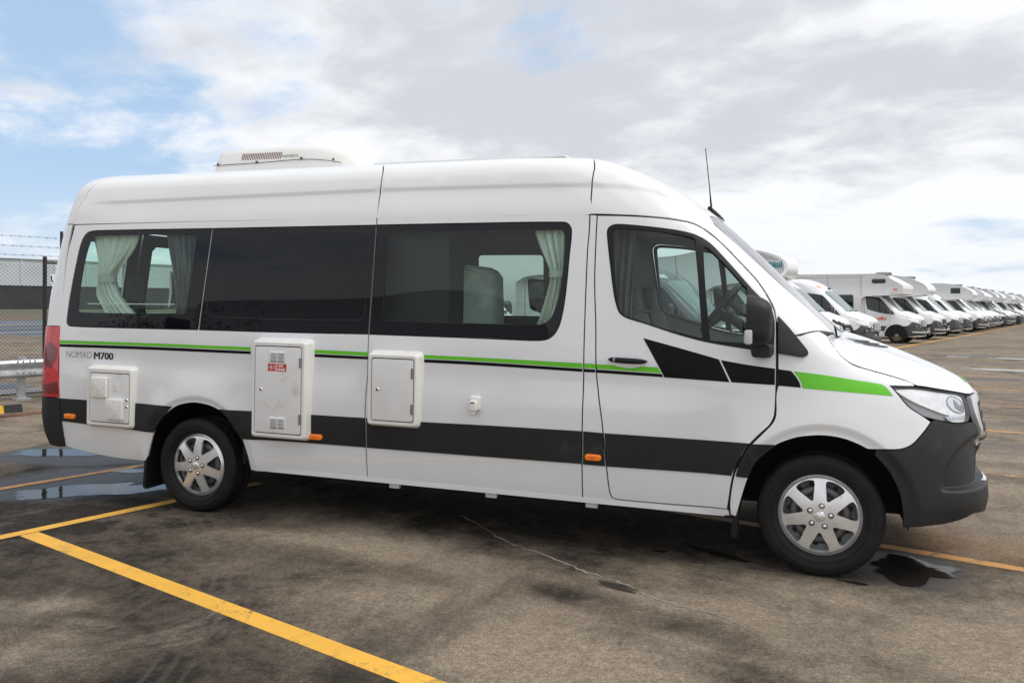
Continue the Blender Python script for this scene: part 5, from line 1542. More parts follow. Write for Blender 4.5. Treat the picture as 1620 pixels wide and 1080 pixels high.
# upholstered seat back behind the long window
mb = MB()
zt2 = lambda x: 1.828 - .05 * (x + 2.52) / .34
R = []
for y, ins in ((-.30, .03), (-.32, .008), (-.36, 0), (-.50, 0), (-.54, .008), (-.56, .03)):
    P = [(-2.52 + ins, 1.0), (-2.19 - ins, 1.0), (-2.165 - ins, 1.38), (-2.18 - ins, 1.72), (-2.21 - ins, 1.765 - ins), (-2.26, 1.79 - ins), (-2.42, 1.812 - ins), (-2.50, 1.822 - ins), (-2.52 + ins, 1.80)]
    R.append([(a, y, b) for a, b in P])
mb.rings(R, 0, True, True); st = mb.build('seat', M['seat'], VAN, sharp=40)
mb = MB(); mb.rings([[(-2.53 - d, y, z) for d, z in ((0, 1.0), (.0, 1.35), (.055, 1.45), (.075, 1.62), (.082, 1.78), (.06, 1.822), (0, 1.822))] for y in (-.33, -.36, -.50, -.54)], 0, True, True); mb.build('side_bolster', M['seatside'], st, sharp=40)
mb = MB(); mb.box((-2.35, -.43, 1.40), (.32, .002, .006)); mb.build('seat_seam', M['greycloth'], st)
for y in (-.38, .38):
    mb = MB()
    R = []
    for x0, z, w in ((-1.04, .90, .24), (-1.09, 1.1, .25), (-1.16, 1.38, .23), (-1.19, 1.48, .16)):
        R.append([(x0 + a, y + b, z) for a, b in [(math.cos(t) * .07, math.sin(t) * w) for t in [2 * math.pi * q / 16 for q in range(16)]]])
    mb.rings(R, 0, True, True)
    mb.rings([[(x0 + a, y + b, z) for a, b in [(math.cos(t) * .05, math.sin(t) * w) for t in [2 * math.pi * q / 16 for q in range(16)]]] for x0, z, w in ((-1.20, 1.50, .10), (-1.22, 1.57, .13), (-1.23, 1.64, .12), (-1.235, 1.67, .08))], 0, True, True)
    mb.box((-.82, y, .95), (.46, .48, .14)); mb.build('seat', M['darktrim'], VAN)
mb = MB()
R = []
for x, z0, z1 in ((-.42, 1.02, 1.20), (-.38, 1.0, 1.30), (-.28, 1.0, 1.36), (-.16, 1.05, 1.37), (-.02, 1.1, 1.36)):
    yw = .83 if x < -.3 else (.76 if x < -.1 else .62); R.append([(x, -yw, z0), (x, yw, z0), (x, yw, z1), (x, -yw, z1)])
mb.rings(R, 0, True, True)
mb.box((-.36, -.38, 1.36), (.10, .40, .10)); mb.build('dashboard', M['darktrim'], VAN, sharp=40)
mb = MB(); n = 40; rr3 = .185; tilt = math.radians(52)
R = []
for k in range(n + 1):
    a = 2 * math.pi * k / n; c = Vector((-.635 + rr3 * math.cos(a) * math.cos(tilt), -.38 + rr3 * math.sin(a), 1.52 + rr3 * math.cos(a) * math.sin(tilt)))
    R.append(c)
mb.tube(R, .0165, 8, 0, False)
hub_c = Vector((-.59, -.38, 1.485))
for a in (math.pi / 2, -math.pi / 2, math.pi):
    c = Vector((-.635 + rr3 * math.cos(a) * math.cos(tilt), -.38 + rr3 * math.sin(a), 1.52 + rr3 * math.cos(a) * math.sin(tilt))); mb.tube([hub_c, c], .018, 6)
mb.sphere(hub_c, .055, 7); mb.tube([hub_c, Vector((-.38, -.38, 1.33))], .035, 8); mb.build('steering_wheel', M['bumper'], VAN)
mb = MB(); mb.box((-.335, -.945, 1.365), (.002, .002, .002)); plate(mb, rrect(-.452, 1.335, -.405, 1.38, .003, 2), -.945, -.9455, .0002); mb.build('service_sticker', principled('sticker_pale', (.55, .70, .60), .6), VAN)


def drape(name, m, prof, y0, folds, amp, y1=None, seed=0):
    """hanging cloth: prof rows of (z, left x, right x)"""
    rnd = random.Random(seed); ph = [rnd.uniform(0, 6.28) for _ in range(4)]
    zs = np.array([p[0] for p in prof][::-1]); lx = np.array([p[1] for p in prof][::-1]); rx = np.array([p[2] for p in prof][::-1])
    NZ, NX = 46, 60; V = []
    for i in range(NZ):
        z = zs[0] + (zs[-1] - zs[0]) * i / (NZ - 1)
        sl_, sr = mk_slopes(zs, lx), mk_slopes(zs, rx)
        a = float(herm(zs, lx, sl_, np.array([z]))[0]); b = float(herm(zs, rx, sr, np.array([z]))[0]); w = abs(b - a)
        for j in range(NX):
            t = j / (NX - 1)
            g_ = amp * min(1.6, .25 / max(w, .05))
            y = y0 + g_ * (math.sin(2 * math.pi * folds * t + ph[0] + 1.3 * math.sin(3 * z + ph[1])) + .45 * math.sin(2 * math.pi * folds * 2.3 * t + ph[2] + 4 * z))
            V.append((a + (b - a) * t, y, z))
    F = [(i * NX + j, i * NX + j + 1, (i + 1) * NX + j + 1, (i + 1) * NX + j) for i in range(NZ - 1) for j in range(NX - 1)]
    return mesh_obj(name, V, F, m, VAN)


c1 = drape('curtain', M['curtain'], [(2.06, -5.50, -5.03), (1.95, -5.47, -5.06), (1.80, -5.43, -5.18), (1.70, -5.41, -5.265), (1.64, -5.41, -5.26), (1.56, -5.425, -5.22), (1.47, -5.38, -5.13), (1.36, -5.31, -5.0)], -.86, 5, .020, seed=3)
mb = MB(); mb.rings([[(x, y, z) for x, y in [(-5.335 + .085 * math.cos(t), -.86 + .045 * math.sin(t)) for t in [2 * math.pi * q / 20 for q in range(20)]]] for z in (1.648, 1.700)], 0, False, False); mb.build('tie_band', M['seatside'], c1)
drape('curtain', M['greycloth'], [(2.06, -4.78, -4.50), (1.80, -4.72, -4.50), (1.62, -4.67, -4.52), (1.5, -4.64, -4.50), (1.36, -4.66, -4.48)], -.84, 4, .018, seed=5)
c3 = drape('curtain', M['curtain'], [(2.06, -1.80, -1.56), (1.92, -1.755, -1.565), (1.80, -1.70, -1.57), (1.73, -1.675, -1.575), (1.66, -1.685, -1.58), (1.5, -1.73, -1.60), (1.36, -1.78, -1.62)], -.86, 4, .018, seed=8)
mb = MB(); mb.rings([[(x, y, z) for x, y in [(-1.625 + .055 * math.cos(t), -.86 + .045 * math.sin(t)) for t in [2 * math.pi * q / 20 for q in range(20)]]] for z in (1.71, 1.755)], 0, False, False); mb.build('tie_band', M['seatside'], c3)
drape('curtain', M['greycloth'], [(2.04, -1.33, -1.13), (1.7, -1.31, -1.16), (1.1, -1.30, -1.16)], -.70, 4, .03, seed=11)
# curtain and pillar of the rear doors, seen across the inside
mb = MB(); mb.box((-5.90, 0, 1.7), (.06, .20, .75)); mb.build('door_trim', M['liner'], VAN)
mb = MB()
for y, w in ((.36, .0),):
    pass
cr = drape('curtain', M['curtain'], [(1.78, -.06, .02), (1.66, -.045, .0), (1.60, -.045, .0), (1.44, -.08, .02)], 0, 3, .01, seed=12)
cr.location = (-5.88, .50, 0); cr.rotation_euler = (0, 0, math.radians(90))
cr2 = drape('curtain', M['greycloth'], [(2.04, -.07, .16), (1.7, -.05, .10), (1.4, -.06, .08)], 0, 3, .012, seed=13)
cr2.location = (-5.87, .70, 0); cr2.rotation_euler = (0, 0, math.radians(90))

# ================================================================ THE PARKED ROW
def grid_skin(sk, us, vs, off=0., both=True):
    u, v = np.meshgrid(us, vs); p, n = sk.at(u.ravel(), v.ravel(), off); nu = len(us)
    F = [(j * nu + i, j * nu + i + 1, (j + 1) * nu + i + 1, (j + 1) * nu + i) for j in range(len(vs) - 1) for i in range(nu - 1)]
    a, b, c = p[F[0][0]], p[F[0][1]], p[F[0][2]]
    if np.cross(b - a, c - a) @ n[0] < 0: F = [f[::-1] for f in F]
    if both:
        k = len(p); F = F + [tuple(q + k for q in f[::-1]) for f in F]
        p = np.concatenate([p, p * np.array([1, -1, 1])]); n = np.concatenate([n, n * np.array([1, -1, 1])])
    return p, n, F


def fleet_body(root, m, name='body'):
    us = np.array([-6.99, -6.6, -6.2, -6.0, -5.85, -5.7, -5.5, -4.5, -3.2, -2., -1.2, -.7, -.4, -.15, 0, .15, .3, .45, .6, .75, .9, 1.05, 1.2, 1.35, 1.549])
    p, n, F = grid_skin(LOW, us, np.linspace(.3, 1.40, 14))
    uu = np.array([-6.99, -6.6, -6.2, -6.0, -5.85, -5.7, -5.5, -4.5, -3.2, -2.7, -2.1, -1.7, -1.4, -1.25, -1.1, -.95, -.85, -.75, -.62, -.5, -.25, -.01])
    p2, n2, F2 = grid_skin(UPP, uu, np.array([1.30, 1.5, 1.7, 1.9, 2.06, 2.15, 2.25, 2.33, 2.42, 2.49, 2.56, 2.66, 2.8, 3.0, 3.299]))
    k = len(p); P_ = np.concatenate([p, p2]); N_ = np.concatenate([n, n2]); FF_ = F + [tuple(q + k for q in f) for f in F2]
    k = len(P_)
    hv = HOODV[::6, ::5]; a, b = hv.shape[:2]; h = hv.reshape(-1, 3) + np.array([0, 0, .004])
    hf = [(i * b + j, (i + 1) * b + j, (i + 1) * b + j + 1, i * b + j + 1) for i in range(a - 1) for j in range(b - 1)]
    up_ = np.tile(np.array([.4, 0, .9]), (len(h), 1)); up_[:, 1] = h[:, 1] * .25
    up_ /= np.linalg.norm(up_, axis=1)[:, None]
    x = np.array([h[list(f)] for f in hf]); fn = np.cross(x[:, 1] - x[:, 0], x[:, 2] - x[:, 0])[:, 2].sum()
    if fn < 0: hf = [f[::-1] for f in hf]
    P_ = np.concatenate([P_, h, h * np.array([1, -1, 1])]); N_ = np.concatenate([N_, up_, up_ * np.array([1, -1, 1])])
    FF_ += [tuple(q + k for q in f) for f in hf] + [tuple(q + k + len(h) for q in f[::-1]) for f in hf]
    return mesh_obj(name, P_, FF_, m, root, normals=N_)


def fleet_wheel(root, x, y, face):
    w = empty('wheel', (x, y, .35)); w.parent = root
    mb = MB(); mb.lathe([(.20, -.08), (.22, -.10), (.28, -.115), (.335, -.105), (.353, -.085), (.353, .085), (.335, .105), (.20, .10)], (0, 0, 0), 28); mb.build('tyre', M['tyre'], w, sharp=50)
    mb = MB(); mb.lathe([(.215, -.09), (.19, -.07), (.17, -.045), (.13, -.06), (.09, -.075), (.085, -.10), (.07, -.115), (.0005, -.115)], (0, 0, 0), 24); r = mb.build('rim', face, w, sharp=50)
    mb = MB()
    for k in range(8):
        a = 2 * math.pi * k / 8; mb.lathe([(.0004, -.062), (.022, -.060)], (.15 * math.sin(a), .0, .15 * math.cos(a)), 8)
    mb.build('rim_hole', M['dark'], r, sharp=None)
    if y > 0: w.rotation_euler = (0, 0, math.pi)
    return w


def fleet_front(root, bump, long_=True, grille_m=None, bullbar=False, side_glass=True, rim=None):
    """everything a fleet cab shows: screens, lamps, grille, bumper, mirrors, wheels"""
    K = dict(step=.14, depth=0)
    f2 = inset_poly(BUMP, .0)
    panel('front_bumper', LOW, BUMP[:14] + [(1.10, .80), (1.14, .735), (1.549, .72), (1.549, .36), (1.10, .36), (.84, .36), (.52, .33), (.409, .33)] + bs[::-1][1:-1], bump, root, off=.012, depth=.02, both=True, step=.08)
    g = panel('grille', LOW, GR, M['silver'], root, off=.02, depth=.02, both=True, step=.1)
    panel('grille_mesh', LOW, GI, M['mesh_dark'], g, off=.023, both=True, **K)
    for zc in (.955, .885, .815):
        panel('grille_blade', LOW, [(1.18, zc - .016), (1.18, zc + .016), (1.549, zc + .016), (1.549, zc - .016)], grille_m or M['silver'], g, off=.034, depth=.012, both=True, step=.12)
    for mir in (False, True):
        h = panel('headlight', LOW, O['headlight'], M['headbowl'], root, off=.008, mirror=mir, step=.08, depth=.01)
        panel('lens_shade', LOW, [(.50, 1.0), (.62, .965), (.78, .94), (.95, .93), (.96, .912), (.80, .912), (.66, .932), (.55, .968)], M['grey'], h, off=.012, mirror=mir, **K)
        panel('cladding_strip', SIDE, [(-5.6, .55), (-5.6, .73), (-.40, .75), (-.5, .55)] if long_ else [(-1.2, .54), (-1.2, .75), (-.40, .75), (-.5, .54)], bump, root, off=.006, mirror=mir, **K)
        a = [(-.01 + .47 * math.cos(t), .36 + .47 * math.sin(t)) for t in np.linspace(-.12, math.pi + .12, 16)]
        panel('wheel_arch', LOW, [(x, max(.30, z)) for x, z in a], M['dark'], root, off=.008, mirror=mir, step=.15, depth=0)
        fr = panel('side_window', SIDE, O['cab_frame'], M['fleetglass'], root, off=.004, depth=.004, mirror=mir, step=.1)
        panel('window_post', SIDE, [(-.75, 1.985), (-.72, 1.975), (-.66, 1.33), (-.70, 1.33)], M['rubber'], fr, off=.008, mirror=mir, **K)
        if long_ and side_glass:
            a = [(-4.345 + .47 * math.cos(t), .36 + .47 * math.sin(t)) for t in np.linspace(-.12, math.pi + .12, 16)]
            panel('wheel_arch', SIDE, [(x, max(.30, z)) for x, z in a], M['dark'], root, off=.008, mirror=mir, step=.15, depth=0)
            panel('side_window', SIDE, [(-5.57, 1.38), (-5.38, 2.06), (-1.56, 2.06), (-1.62, 1.4), (-1.8, 1.34)], M['blackglass'], root, off=.004, mirror=mir, **K)
        sg = 1 if mir else -1
        mb = MB(); mb.rings([[(x, sg * (1.17 + a_), 1.46 + b_) for a_, b_ in rrect(-w_, -h_, w_, h_, .04, 3)] for x, w_, h_ in ((-.42, .10, .14), (-.34, .10, .145), (-.29, .06, .10))], 0, True, True); mb.box((-.34, sg * 1.03, 1.33), (.07, .16, .06)); mm = mb.build('wing_mirror', bump, root)
        panel('mirror_fairing', SIDE, O['sail'], bump, root, off=.012, mirror=mir, **K)
        for x in ((0, -4.345) if long_ else (0,)): fleet_wheel(root, x, sg * .905, rim or M['hubcap'])
    panel('windscreen', UPP, WS, M['screen'], root, off=.006, both=True, **K)
    mb = MB()
    for y in (-.35, .35): mb.tube([(.14, y - .25, 1.41), (.12, y + .2, 1.45)], .012, 5)
    mb.build('wiper', M['rubber'], root, sharp=None)
    panel('bonnet_seam', LOW, [(u + .004, v + .012) for u, v in O['hood_seam']] + [(u + .004, v - .004) for u, v in O['hood_seam'][::-1]], M['rubber'], root, off=.002, both=True, smooth=80, **K)
    panel('door_seam', SIDE, [(-1.36, 2.1), (-1.345, 2.1), (-1.25, .36), (-1.265, .36)], M['grey'], root, off=.003, both=True, **K)
    panel('door_seam', SIDE, [(-.27, 1.45), (-.26, 1.45), (-.26, .93), (-.48, .60), (-.50, .38), (-.51, .38), (-.49, .61), (-.27, .93)], M['grey'], root, off=.003, both=True, smooth=5, **K)
    if bullbar:
        mb = MB()
        mb.tube([(.60, -.93, .50), (.86, -.80, .49), (1.02, -.50, .49), (1.05, 0, .49), (1.02, .50, .49), (.86, .80, .49), (.60, .93, .50)], .035, 8)
        for y in (-.42, .42): mb.box((1.05, y, .52), (.05, .07, .32))
        mb.box((1.075, 0, .62), (.02, .45, .13), 0); mb.build('bull_bar', M['chrome'], root)


def coachbox(root, style, m, pod=True):
    """the living box of a motorhome with the bed pod over the cab"""
    if style == 'angular':
        prof = [(-7.3, .55), (-7.35, 1.2), (-7.30, 2.98), (-7.2, 3.05), (-1.2, 3.03), (-.65, 3.0), (.25, 2.52), (.27, 2.44), (.22, 2.14), (.05, 2.10), (-1.25, 2.04), (-1.42, 1.95), (-1.42, .62), (-1.8, .50)]
    elif style == 'round':
        prof = [(-7.0, .55), (-7.05, 1.2), (-7.0, 2.92), (-6.85, 3.02), (-3.2, 3.05), (-1.9, 3.18), (-1.2, 3.16), (-.5, 3.02), (.15, 2.72), (.32, 2.52), (.33, 2.36), (.24, 2.22), (.05, 2.15), (-1.15, 2.08), (-1.40, 1.98), (-1.42, .62), (-1.8, .50)]
    else:
        prof = [(-6.8, .55), (-6.85, 1.2), (-6.8, 2.80), (-6.7, 2.9), (-2.6, 2.95), (-1.4, 3.10), (-.7, 3.12), (.0, 3.04), (.38, 2.92), (.55, 2.78), (.60, 2.62), (.57, 2.44), (.45, 2.33), (.2, 2.27), (-1.15, 2.10), (-1.40, 1.98), (-1.42, .62), (-1.8, .50)]
    prof = densify(np.array(prof)[::-1], .12 if style == 'bullet' else .25, 50)
    mb = MB(); R = []
    for y, ins in ((-1.13, .06), (-1.145, .015), (-1.15, -.0), (1.15, 0), (1.145, .015), (1.13, .06)):
        R.append([(x, y, z) for x, z in inset_poly(prof, ins)])
    mb.rings(R, 0, True, True)
    if style == 'bullet':       # the pod narrows to a rounded snout
        mb.V = [(x, y * (1 - .60 * (min(1., max(0., (x + .25) / .85))) ** 2), z) for x, y, z in mb.V]
    b = mb.build('living_box', m, root, sharp=32)
    for s in (-1, 1):
        def win(nm, x0, z0, x1, z1, par=root, mm=None, r=.07):
            q = MB(); plate(q, rrect(x0, z0, x1, z1, r, 4), s * 1.14, s * 1.163, .006); return q.build(nm, mm or M['fleetglass'], par)
        if style == 'angular':
            win('pod_window', -.98, 2.62, -.42, 2.80); win('side_window', -3.0, 1.42, -1.75, 2.12); win('side_window', -6.2, 1.5, -4.9, 2.12)
            q = MB(); q.box((-1.43, s * 1.152, 2.54), (.012, .004, .9)); q.box((-4.3, s * 1.152, 2.90), (5.8, .004, .012)); q.build('body_joint', M['grey'], b, sharp=None)
        elif style == 'round':
            if pod: win('pod_window', -.95, 2.52, -.40, 2.86, r=.03)
            win('side_window', -3.2, 1.42, -1.9, 2.1); win('side_window', -6.0, 1.5, -4.6, 2.1)
        else:
            win('side_window', -3.1, 1.42, -1.9, 2.1); win('side_window', -6.0, 1.5, -4.6, 2.1)
        win('storage_door', -6.4, .68, -5.2, 1.1, b, m, .03)
        for x in (-4.9,): fleet_wheel(root, x, s * 1.05, M['steel'])
        q = MB(); q.add([(-4.9 + .46 * math.cos(t), s * 1.152, .36 + .46 * math.sin(t)) for t in np.linspace(.42, math.pi - .42, 12)], [tuple(range(12))]); q.build('wheel_arch', M['dark'], b, sharp=None)
    q = MB(); q.rings([[(x, y, z) for x, y in rrect(x0, -w, x1, w, .06, 3)] for x0, x1, w, z in ((-1.0, -.45, .30, 3.0), (-1.02, -.43, .32, 3.10), (-.95, -.5, .25, 3.125))], 0, False, True); q.build('roof_hatch', M['grey'], root)
    q = MB(); q.rings([[(x, y, z) for x, y in rrect(x0, -w, x1, w, .1, 3)] for x0, x1, w, z in ((-5.2, -4.3, .38, 3.0), (-5.2, -4.3, .38, 3.12), (-5.1, -4.4, .3, 3.19))], 0, False, True); q.build('roof_unit', M['cream'], root)
    q = MB(); q.box((-4.2, 0, .48), (5.6, 1.7, .16)); q.build('chassis', M['under'], root, sharp=None)
    return b


def place(root, s, h=-5.85):
    j = random.Random(int(s * 10)); far_ = min(1., s / 60)
    root.location = hr(h + j.uniform(-.16, .12) * far_, s); root.rotation_euler = (0, 0, -BAY + math.radians(j.uniform(-1.3, 1.3)) * far_)


ROWG = 'camper vans and motorhomes parked in a row'
# white campervan with orange print
def van_root(label, m=None, bump=None): 
    r = empty('parked_van'); tag(r, label, 'camper van', ROWG); fleet_body(r, m or M['vanwhite']); fleet_front(r, bump or M['fleetbump']); return r


def roof_print(root, body, m, width, xc, zc, bold=.004, y0=-.55, slope=True):
    """print wrapped on the forward slope of a roof"""
    def pl(V):
        # letters run along the front of the cap, towards the far side
        uu = np.interp(V[:, 0], [0, width], [-.78, -.46]); vv = zc + V[:, 1] * 1.0
        return UPP.at(uu, vv, .006)[0]
    return text_mesh('lettering', body, .16, m, root, pl, bold=bold, width=width)


v_white = van_root('white high-roof van with faint orange print above its windscreen, nearest past the bonnet')
roof_print(v_white, 'apollo', M['pale_orange'], .62, 0, 2.24)
place(v_white, 24.6)
mb = MB(); mb.tube([(-.74, 0, 2.22), (-.80, 0, 2.72)], .006, 5); mb.box((-.71, 0, 2.215), (.12, .05, .05)); mb.build('aerial', M['rubber'], v_white)

v_grey = van_root('dark grey van with maui in white on its roof front, seen through the cab window', M['vangrey'], M['fleetbump'])
roof_print(v_grey, 'maui', M['white_print'], .62, 0, 2.20, .006)
place(v_grey, 12.0)
mb = MB(); mb.tube([(-.74, 0, 2.22), (-.80, 0, 2.72)], .006, 5); mb.build('aerial', M['rubber'], v_grey)

# motorhomes
def motorhome(label, style, bump=None, bullbar=True, grille_m=None, box_m=None, rim=None, cab_m=None, pod=True):
    r = empty('motorhome'); tag(r, label, 'motorhome', ROWG)
    fleet_body(r, cab_m or M['vanwhite'], 'cab'); fleet_front(r, bump or M['fleetbump'], False, grille_m, bullbar, False, rim); coachbox(r, style, box_m or M['vanwhite'], pod); return r


mh_a = motorhome('big white motorhome with an angular cab pod and an orange mark on the pod front', 'angular', rim=M['hubrust'])
place(mh_a, 33.4)
mb = MB(); mb.add([(.262, -1.0, 2.50), (.262, 1.0, 2.50), (.232, 1.0, 2.17), (.232, -1.0, 2.17)], [(0, 1, 2, 3)]); mb.add([(.262, -1.162, 2.50), (.232, -1.162, 2.17), (-.28, -1.162, 2.13), (.02, -1.162, 2.60)], [(0, 1, 2, 3)], 0)
mb.build('pod_panel', M['cream'], mh_a, sharp=None)
text_mesh('lettering', 'ao', .20, M['orange_print'], mh_a, lambda V: np.stack([-.10 + V[:, 0], -1.166 + 0 * V[:, 0], 2.30 + V[:, 1] * .8], 1), bold=.008, width=.17)
text_mesh('lettering', 'apollo', .20, M['orange_print'], mh_a, lambda V: np.stack([-1.02 + V[:, 0], np.full(len(V), -1.013), 1.02 + V[:, 1]], 1), bold=.006, width=.62)

mh_m = motorhome('white motorhome with a rounded bullet pod lettered maui in teal, just past the windscreen', 'bullet', bullbar=False)
place(mh_m, 16.5)
def pod_text(V):
    x = .30 + V[:, 0] * .0; t = V[:, 0] / .75
    x = .21 + V[:, 0] * .31; return np.stack([x, -.012 - 1.150 * (1 - .60 * np.clip((x + .25) / .85, 0, 1) ** 2), 2.60 + V[:, 1]], 1)
text_mesh('lettering', 'maui', .27, M['teal_print'], mh_m, pod_text, bold=.008, width=.95)

mh_i = motorhome('white motorhome with a smooth windowless rounded pod and a dark low grille', 'round', M['fleetbump'], True, M['mesh_dark'], pod=False)
place(mh_i, 39.2)
mh_r = motorhome('white motorhome with a humped pod and a square louvred pod window, beyond two plain vans', 'round')
place(mh_r, 55.0)
mh_b = motorhome('white motorhome with a dark-framed pod and grey cab, last one before the right edge', 'round', M['bumper'], False, M['mesh_dark'], cab_m=M['vangrey']); place(mh_b, 69.9)
v_b = van_root('plain white van tucked beside the dark-grilled motorhome, orange spot above its windscreen'); place(v_b, 45.2)
mb = MB(); mb.box((-.62, -.5, 2.16), (.05, .22, .05)); mb.build('roof_mark', M['pale_orange'], v_b)
v_c = copy_tree(v_b); v_c['label'] = 'plain white van, second of the two between the rounded pods'; place(v_c, 49.9)
far_labels = ['white motorhome with a plain windowless pod, third rounded pod along the row', 'white motorhome whose pod shows just beyond the third rounded pod in the row',
              'distant white motorhome with its wheel clear at the right of the row', 'last white motorhome cut by the right edge of the photo', 'white motorhome showing only its pod over the last one', 'farthest white motorhome at the end of the row']
for (s, src), lb in zip(((61.8, mh_i), (65.8, mh_a), (74.0, mh_r), (81.5, mh_b), (90.5, mh_a), (100, mh_i)), far_labels):
    o = copy_tree(src); o['label'] = lb; place(o, s)
for s in (58.3, 78., 86.):
    o = copy_tree(v_b); o['label'] = {58.3: 'white van between the humped pod and the third rounded pod', 69.6: 'white van squeezed among the distant motorhomes', 78.: 'distant white van next to the clear wheel', 86.: 'far white van by the right edge of the photo'}[s]; place(o, s)
o = copy_tree(v_b); o['label'] = 'white van whose nose just shows over the bonnet, beside the maui motorhome'; place(o, 20.9)
# neighbours seen only through the van's glass
o = copy_tree(mh_r); o['label'] = 'white motorhome glimpsed through the long middle window'; place(o, 7.6, -5.85)
o = copy_tree(v_white); o['label'] = 'white van glimpsed through the rear window'; place(o, 3.6, -5.85)
for ch in list(o.children):
    if ch.name.startswith('lettering'): bpy.data.objects.remove(ch)

# ================================================================ FENCE, GUARD RAIL, ROAD BEYOND
FH = -12.75
fence = empty('chain_link_fence', hr(FH, .61)); fence.rotation_euler = (0, 0, math.pi / 2 - BAY)     # local x runs along the fence
tag(fence, 'black chain-link fence topped with three strands of barbed wire, behind the rear of the van', 'fence')
R0_, R1_ = -9.0, 2.6
mb = MB(); p = .062; top = 2.17; w = .0024
xs0 = np.arange(R0_ - top, R1_, p)
for sgn in (1, -1):
    for x in xs0:
        # each wire runs diagonally, weaving a little
        a, b = (x, 0.03), (x + top - .03, top)
        if sgn < 0: a, b = (x + top - .03, .03), (x, top)
        (xa, za), (xb, zb) = a, b
        lo, hi = 0., 1.
        for lim, s_ in ((R0_, 1), (R1_, -1)):
            if abs(xb - xa) > 1e-6:
                t = (lim - xa) / (xb - xa)
                if s_ * (xb - xa) > 0: lo = max(lo, t)
                else: hi = min(hi, t)
        if hi - lo < .02: continue
        P0_ = Vector((xa + (xb - xa) * lo, 0, za + (zb - za) * lo)); P1_ = Vector((xa + (xb - xa) * hi, 0, za + (zb - za) * hi))
        d = (P1_ - P0_).normalized(); n_ = Vector((0, 1, 0)); s2 = d.cross(n_)
        V = []
        for q in (P0_, P1_):
            V += [q + (s2 * math.cos(t) + n_ * math.sin(t)) * w + n_ * sgn * .002 for t in (0, 2.1, 4.2)]
        mb.add(V, [(0, 1, 4, 3), (1, 2, 5, 4), (2, 0, 3, 5)])
k = 0
for x in np.arange(R0_, R1_, p):
    mb.tube([(x - .012, 0, top), (x, 0, top + .035), (x + .012, 0, top)], .0016, 3)
lk = mb.build('chain_link', M['wire'], fence, sharp=None, recalc=False); lk['kind'] = 'stuff'
for x, h_, r_ in ((0, 2.31, .033), (-3.0, 2.31, .033), (-6.0, 2.31, .033), (-9.0, 2.31, .033), (.27, 2.75, .026), (2.6, 2.31, .033)):
    mb = MB(); mb.tube([(x, .03, -.2), (x, .03, h_)], r_, 14); mb.sphere((x, .03, h_), r_ * 1.05, 6, sc=(1, 1, .5)); mb.build('fence_post', M['post'], fence)
mb = MB(); mb.tube([(0, .03, 2.215), (.30, .03, 2.215)], .017, 10); mb.build('rail', M['post'], fence)
mb = MB(); mb.tube([(R0_, 0, .05), (R1_, 0, .05)], .0025, 5); mb.build('tension_wire', M['wire'], fence)
for z, dy in ((2.335, .06), (2.485, .12), (2.65, .18)):
    mb = MB(); pts = [(x, dy + .0, z - .012 * math.sin(math.pi * ((x + 9) % 3) / 3)) for x in np.arange(R0_, .3, .25)] + [(.27, dy, z)]
    mb.tube(pts, .0028, 4)
    for x in np.arange(R0_, .25, .14): mb.tube([(x - .012, dy, z + .012), (x + .012, dy, z - .020)], .0022, 3); mb.tube([(x + .01, dy, z + .010), (x - .01, dy, z - .018)], .0022, 3)
    mb.build('barbed_wire', M['wire'], fence, sharp=None)
# small white sign on the fence, mostly behind the van
sg = empty('fence_sign', (0, 0, 0)); 
mb = MB(); mb.box((0, 0, 0), (.30, .012, .15)); 
sgo = mb.build('board', M['white_print'], sg); text_mesh('lettering', 'U', .15, M['black_print'], sg, lambda V: np.stack([-.145 + V[:, 0], np.full(len(V), -.0075), -.055 + V[:, 1]], 1), bold=.004)
sg.location = hr(FH + .03, .82, 1.95); sg.rotation_euler = (0, 0, math.pi / 2 - BAY)
tag(sg, 'small white sign on the fence, half hidden by the back of the van', 'sign')

rail = empty('guard_rail', hr(-12.3, 0)); rail.rotation_euler = (0, 0, math.pi / 2 - BAY)
tag(rail, 'galvanised steel guard rail running in front of the chain-link fence', 'guard rail')
wprof = [(.0, .645), (-.055, .632), (-.075, .60), (-.075, .585), (-.03, .55), (.0, .515), (.0, .487), (-.03, .452), (-.075, .417), (-.075, .40), (-.055, .368), (.0, .355)]
mb = MB(); R = [[(x, y, z) for y, z in wprof] + [(x, y + .006, z) for y, z in wprof[::-1]] for x in (-9.0, .03)]
mb.rings(R, 0, True, True); mb.build('beam', M['galv'], rail, sharp=25)
mb = MB(); R = [[(x, y - .005, z) for y, z in wprof] + [(x, y + .008, z) for y, z in wprof[::-1]] for x in (-.03, 4.5)]
mb.rings(R, 0, True, True); mb.build('beam', M['galv'], rail, sharp=25)
for x in (.085, -3.9, -7.9, 4.0):
    mb = MB(); mb.box((x, .06, .34), (.11, .012, .70)); mb.box((x - .05, .10, .34), (.012, .08, .70)); mb.box((x + .05, .10, .34), (.012, .08, .70)); mb.build('rail_post', M['galv'], rail, sharp=None)
    mb = MB(); mb.box((x, .09, .012), (.22, .2, .024)); mb.box((x, .03, .66), (.11, .05, .03)); mb.build('base_plate', M['galv'], rail, sharp=None)
for x in (-.03, .05, .15, .22):
    for z in (.60, .42):
        mb = MB(); mb.sphere((x, -.082, z + .02), .014, 5, sc=(1, .6, 1)); mb.build('bolt', M['grey'], rail)

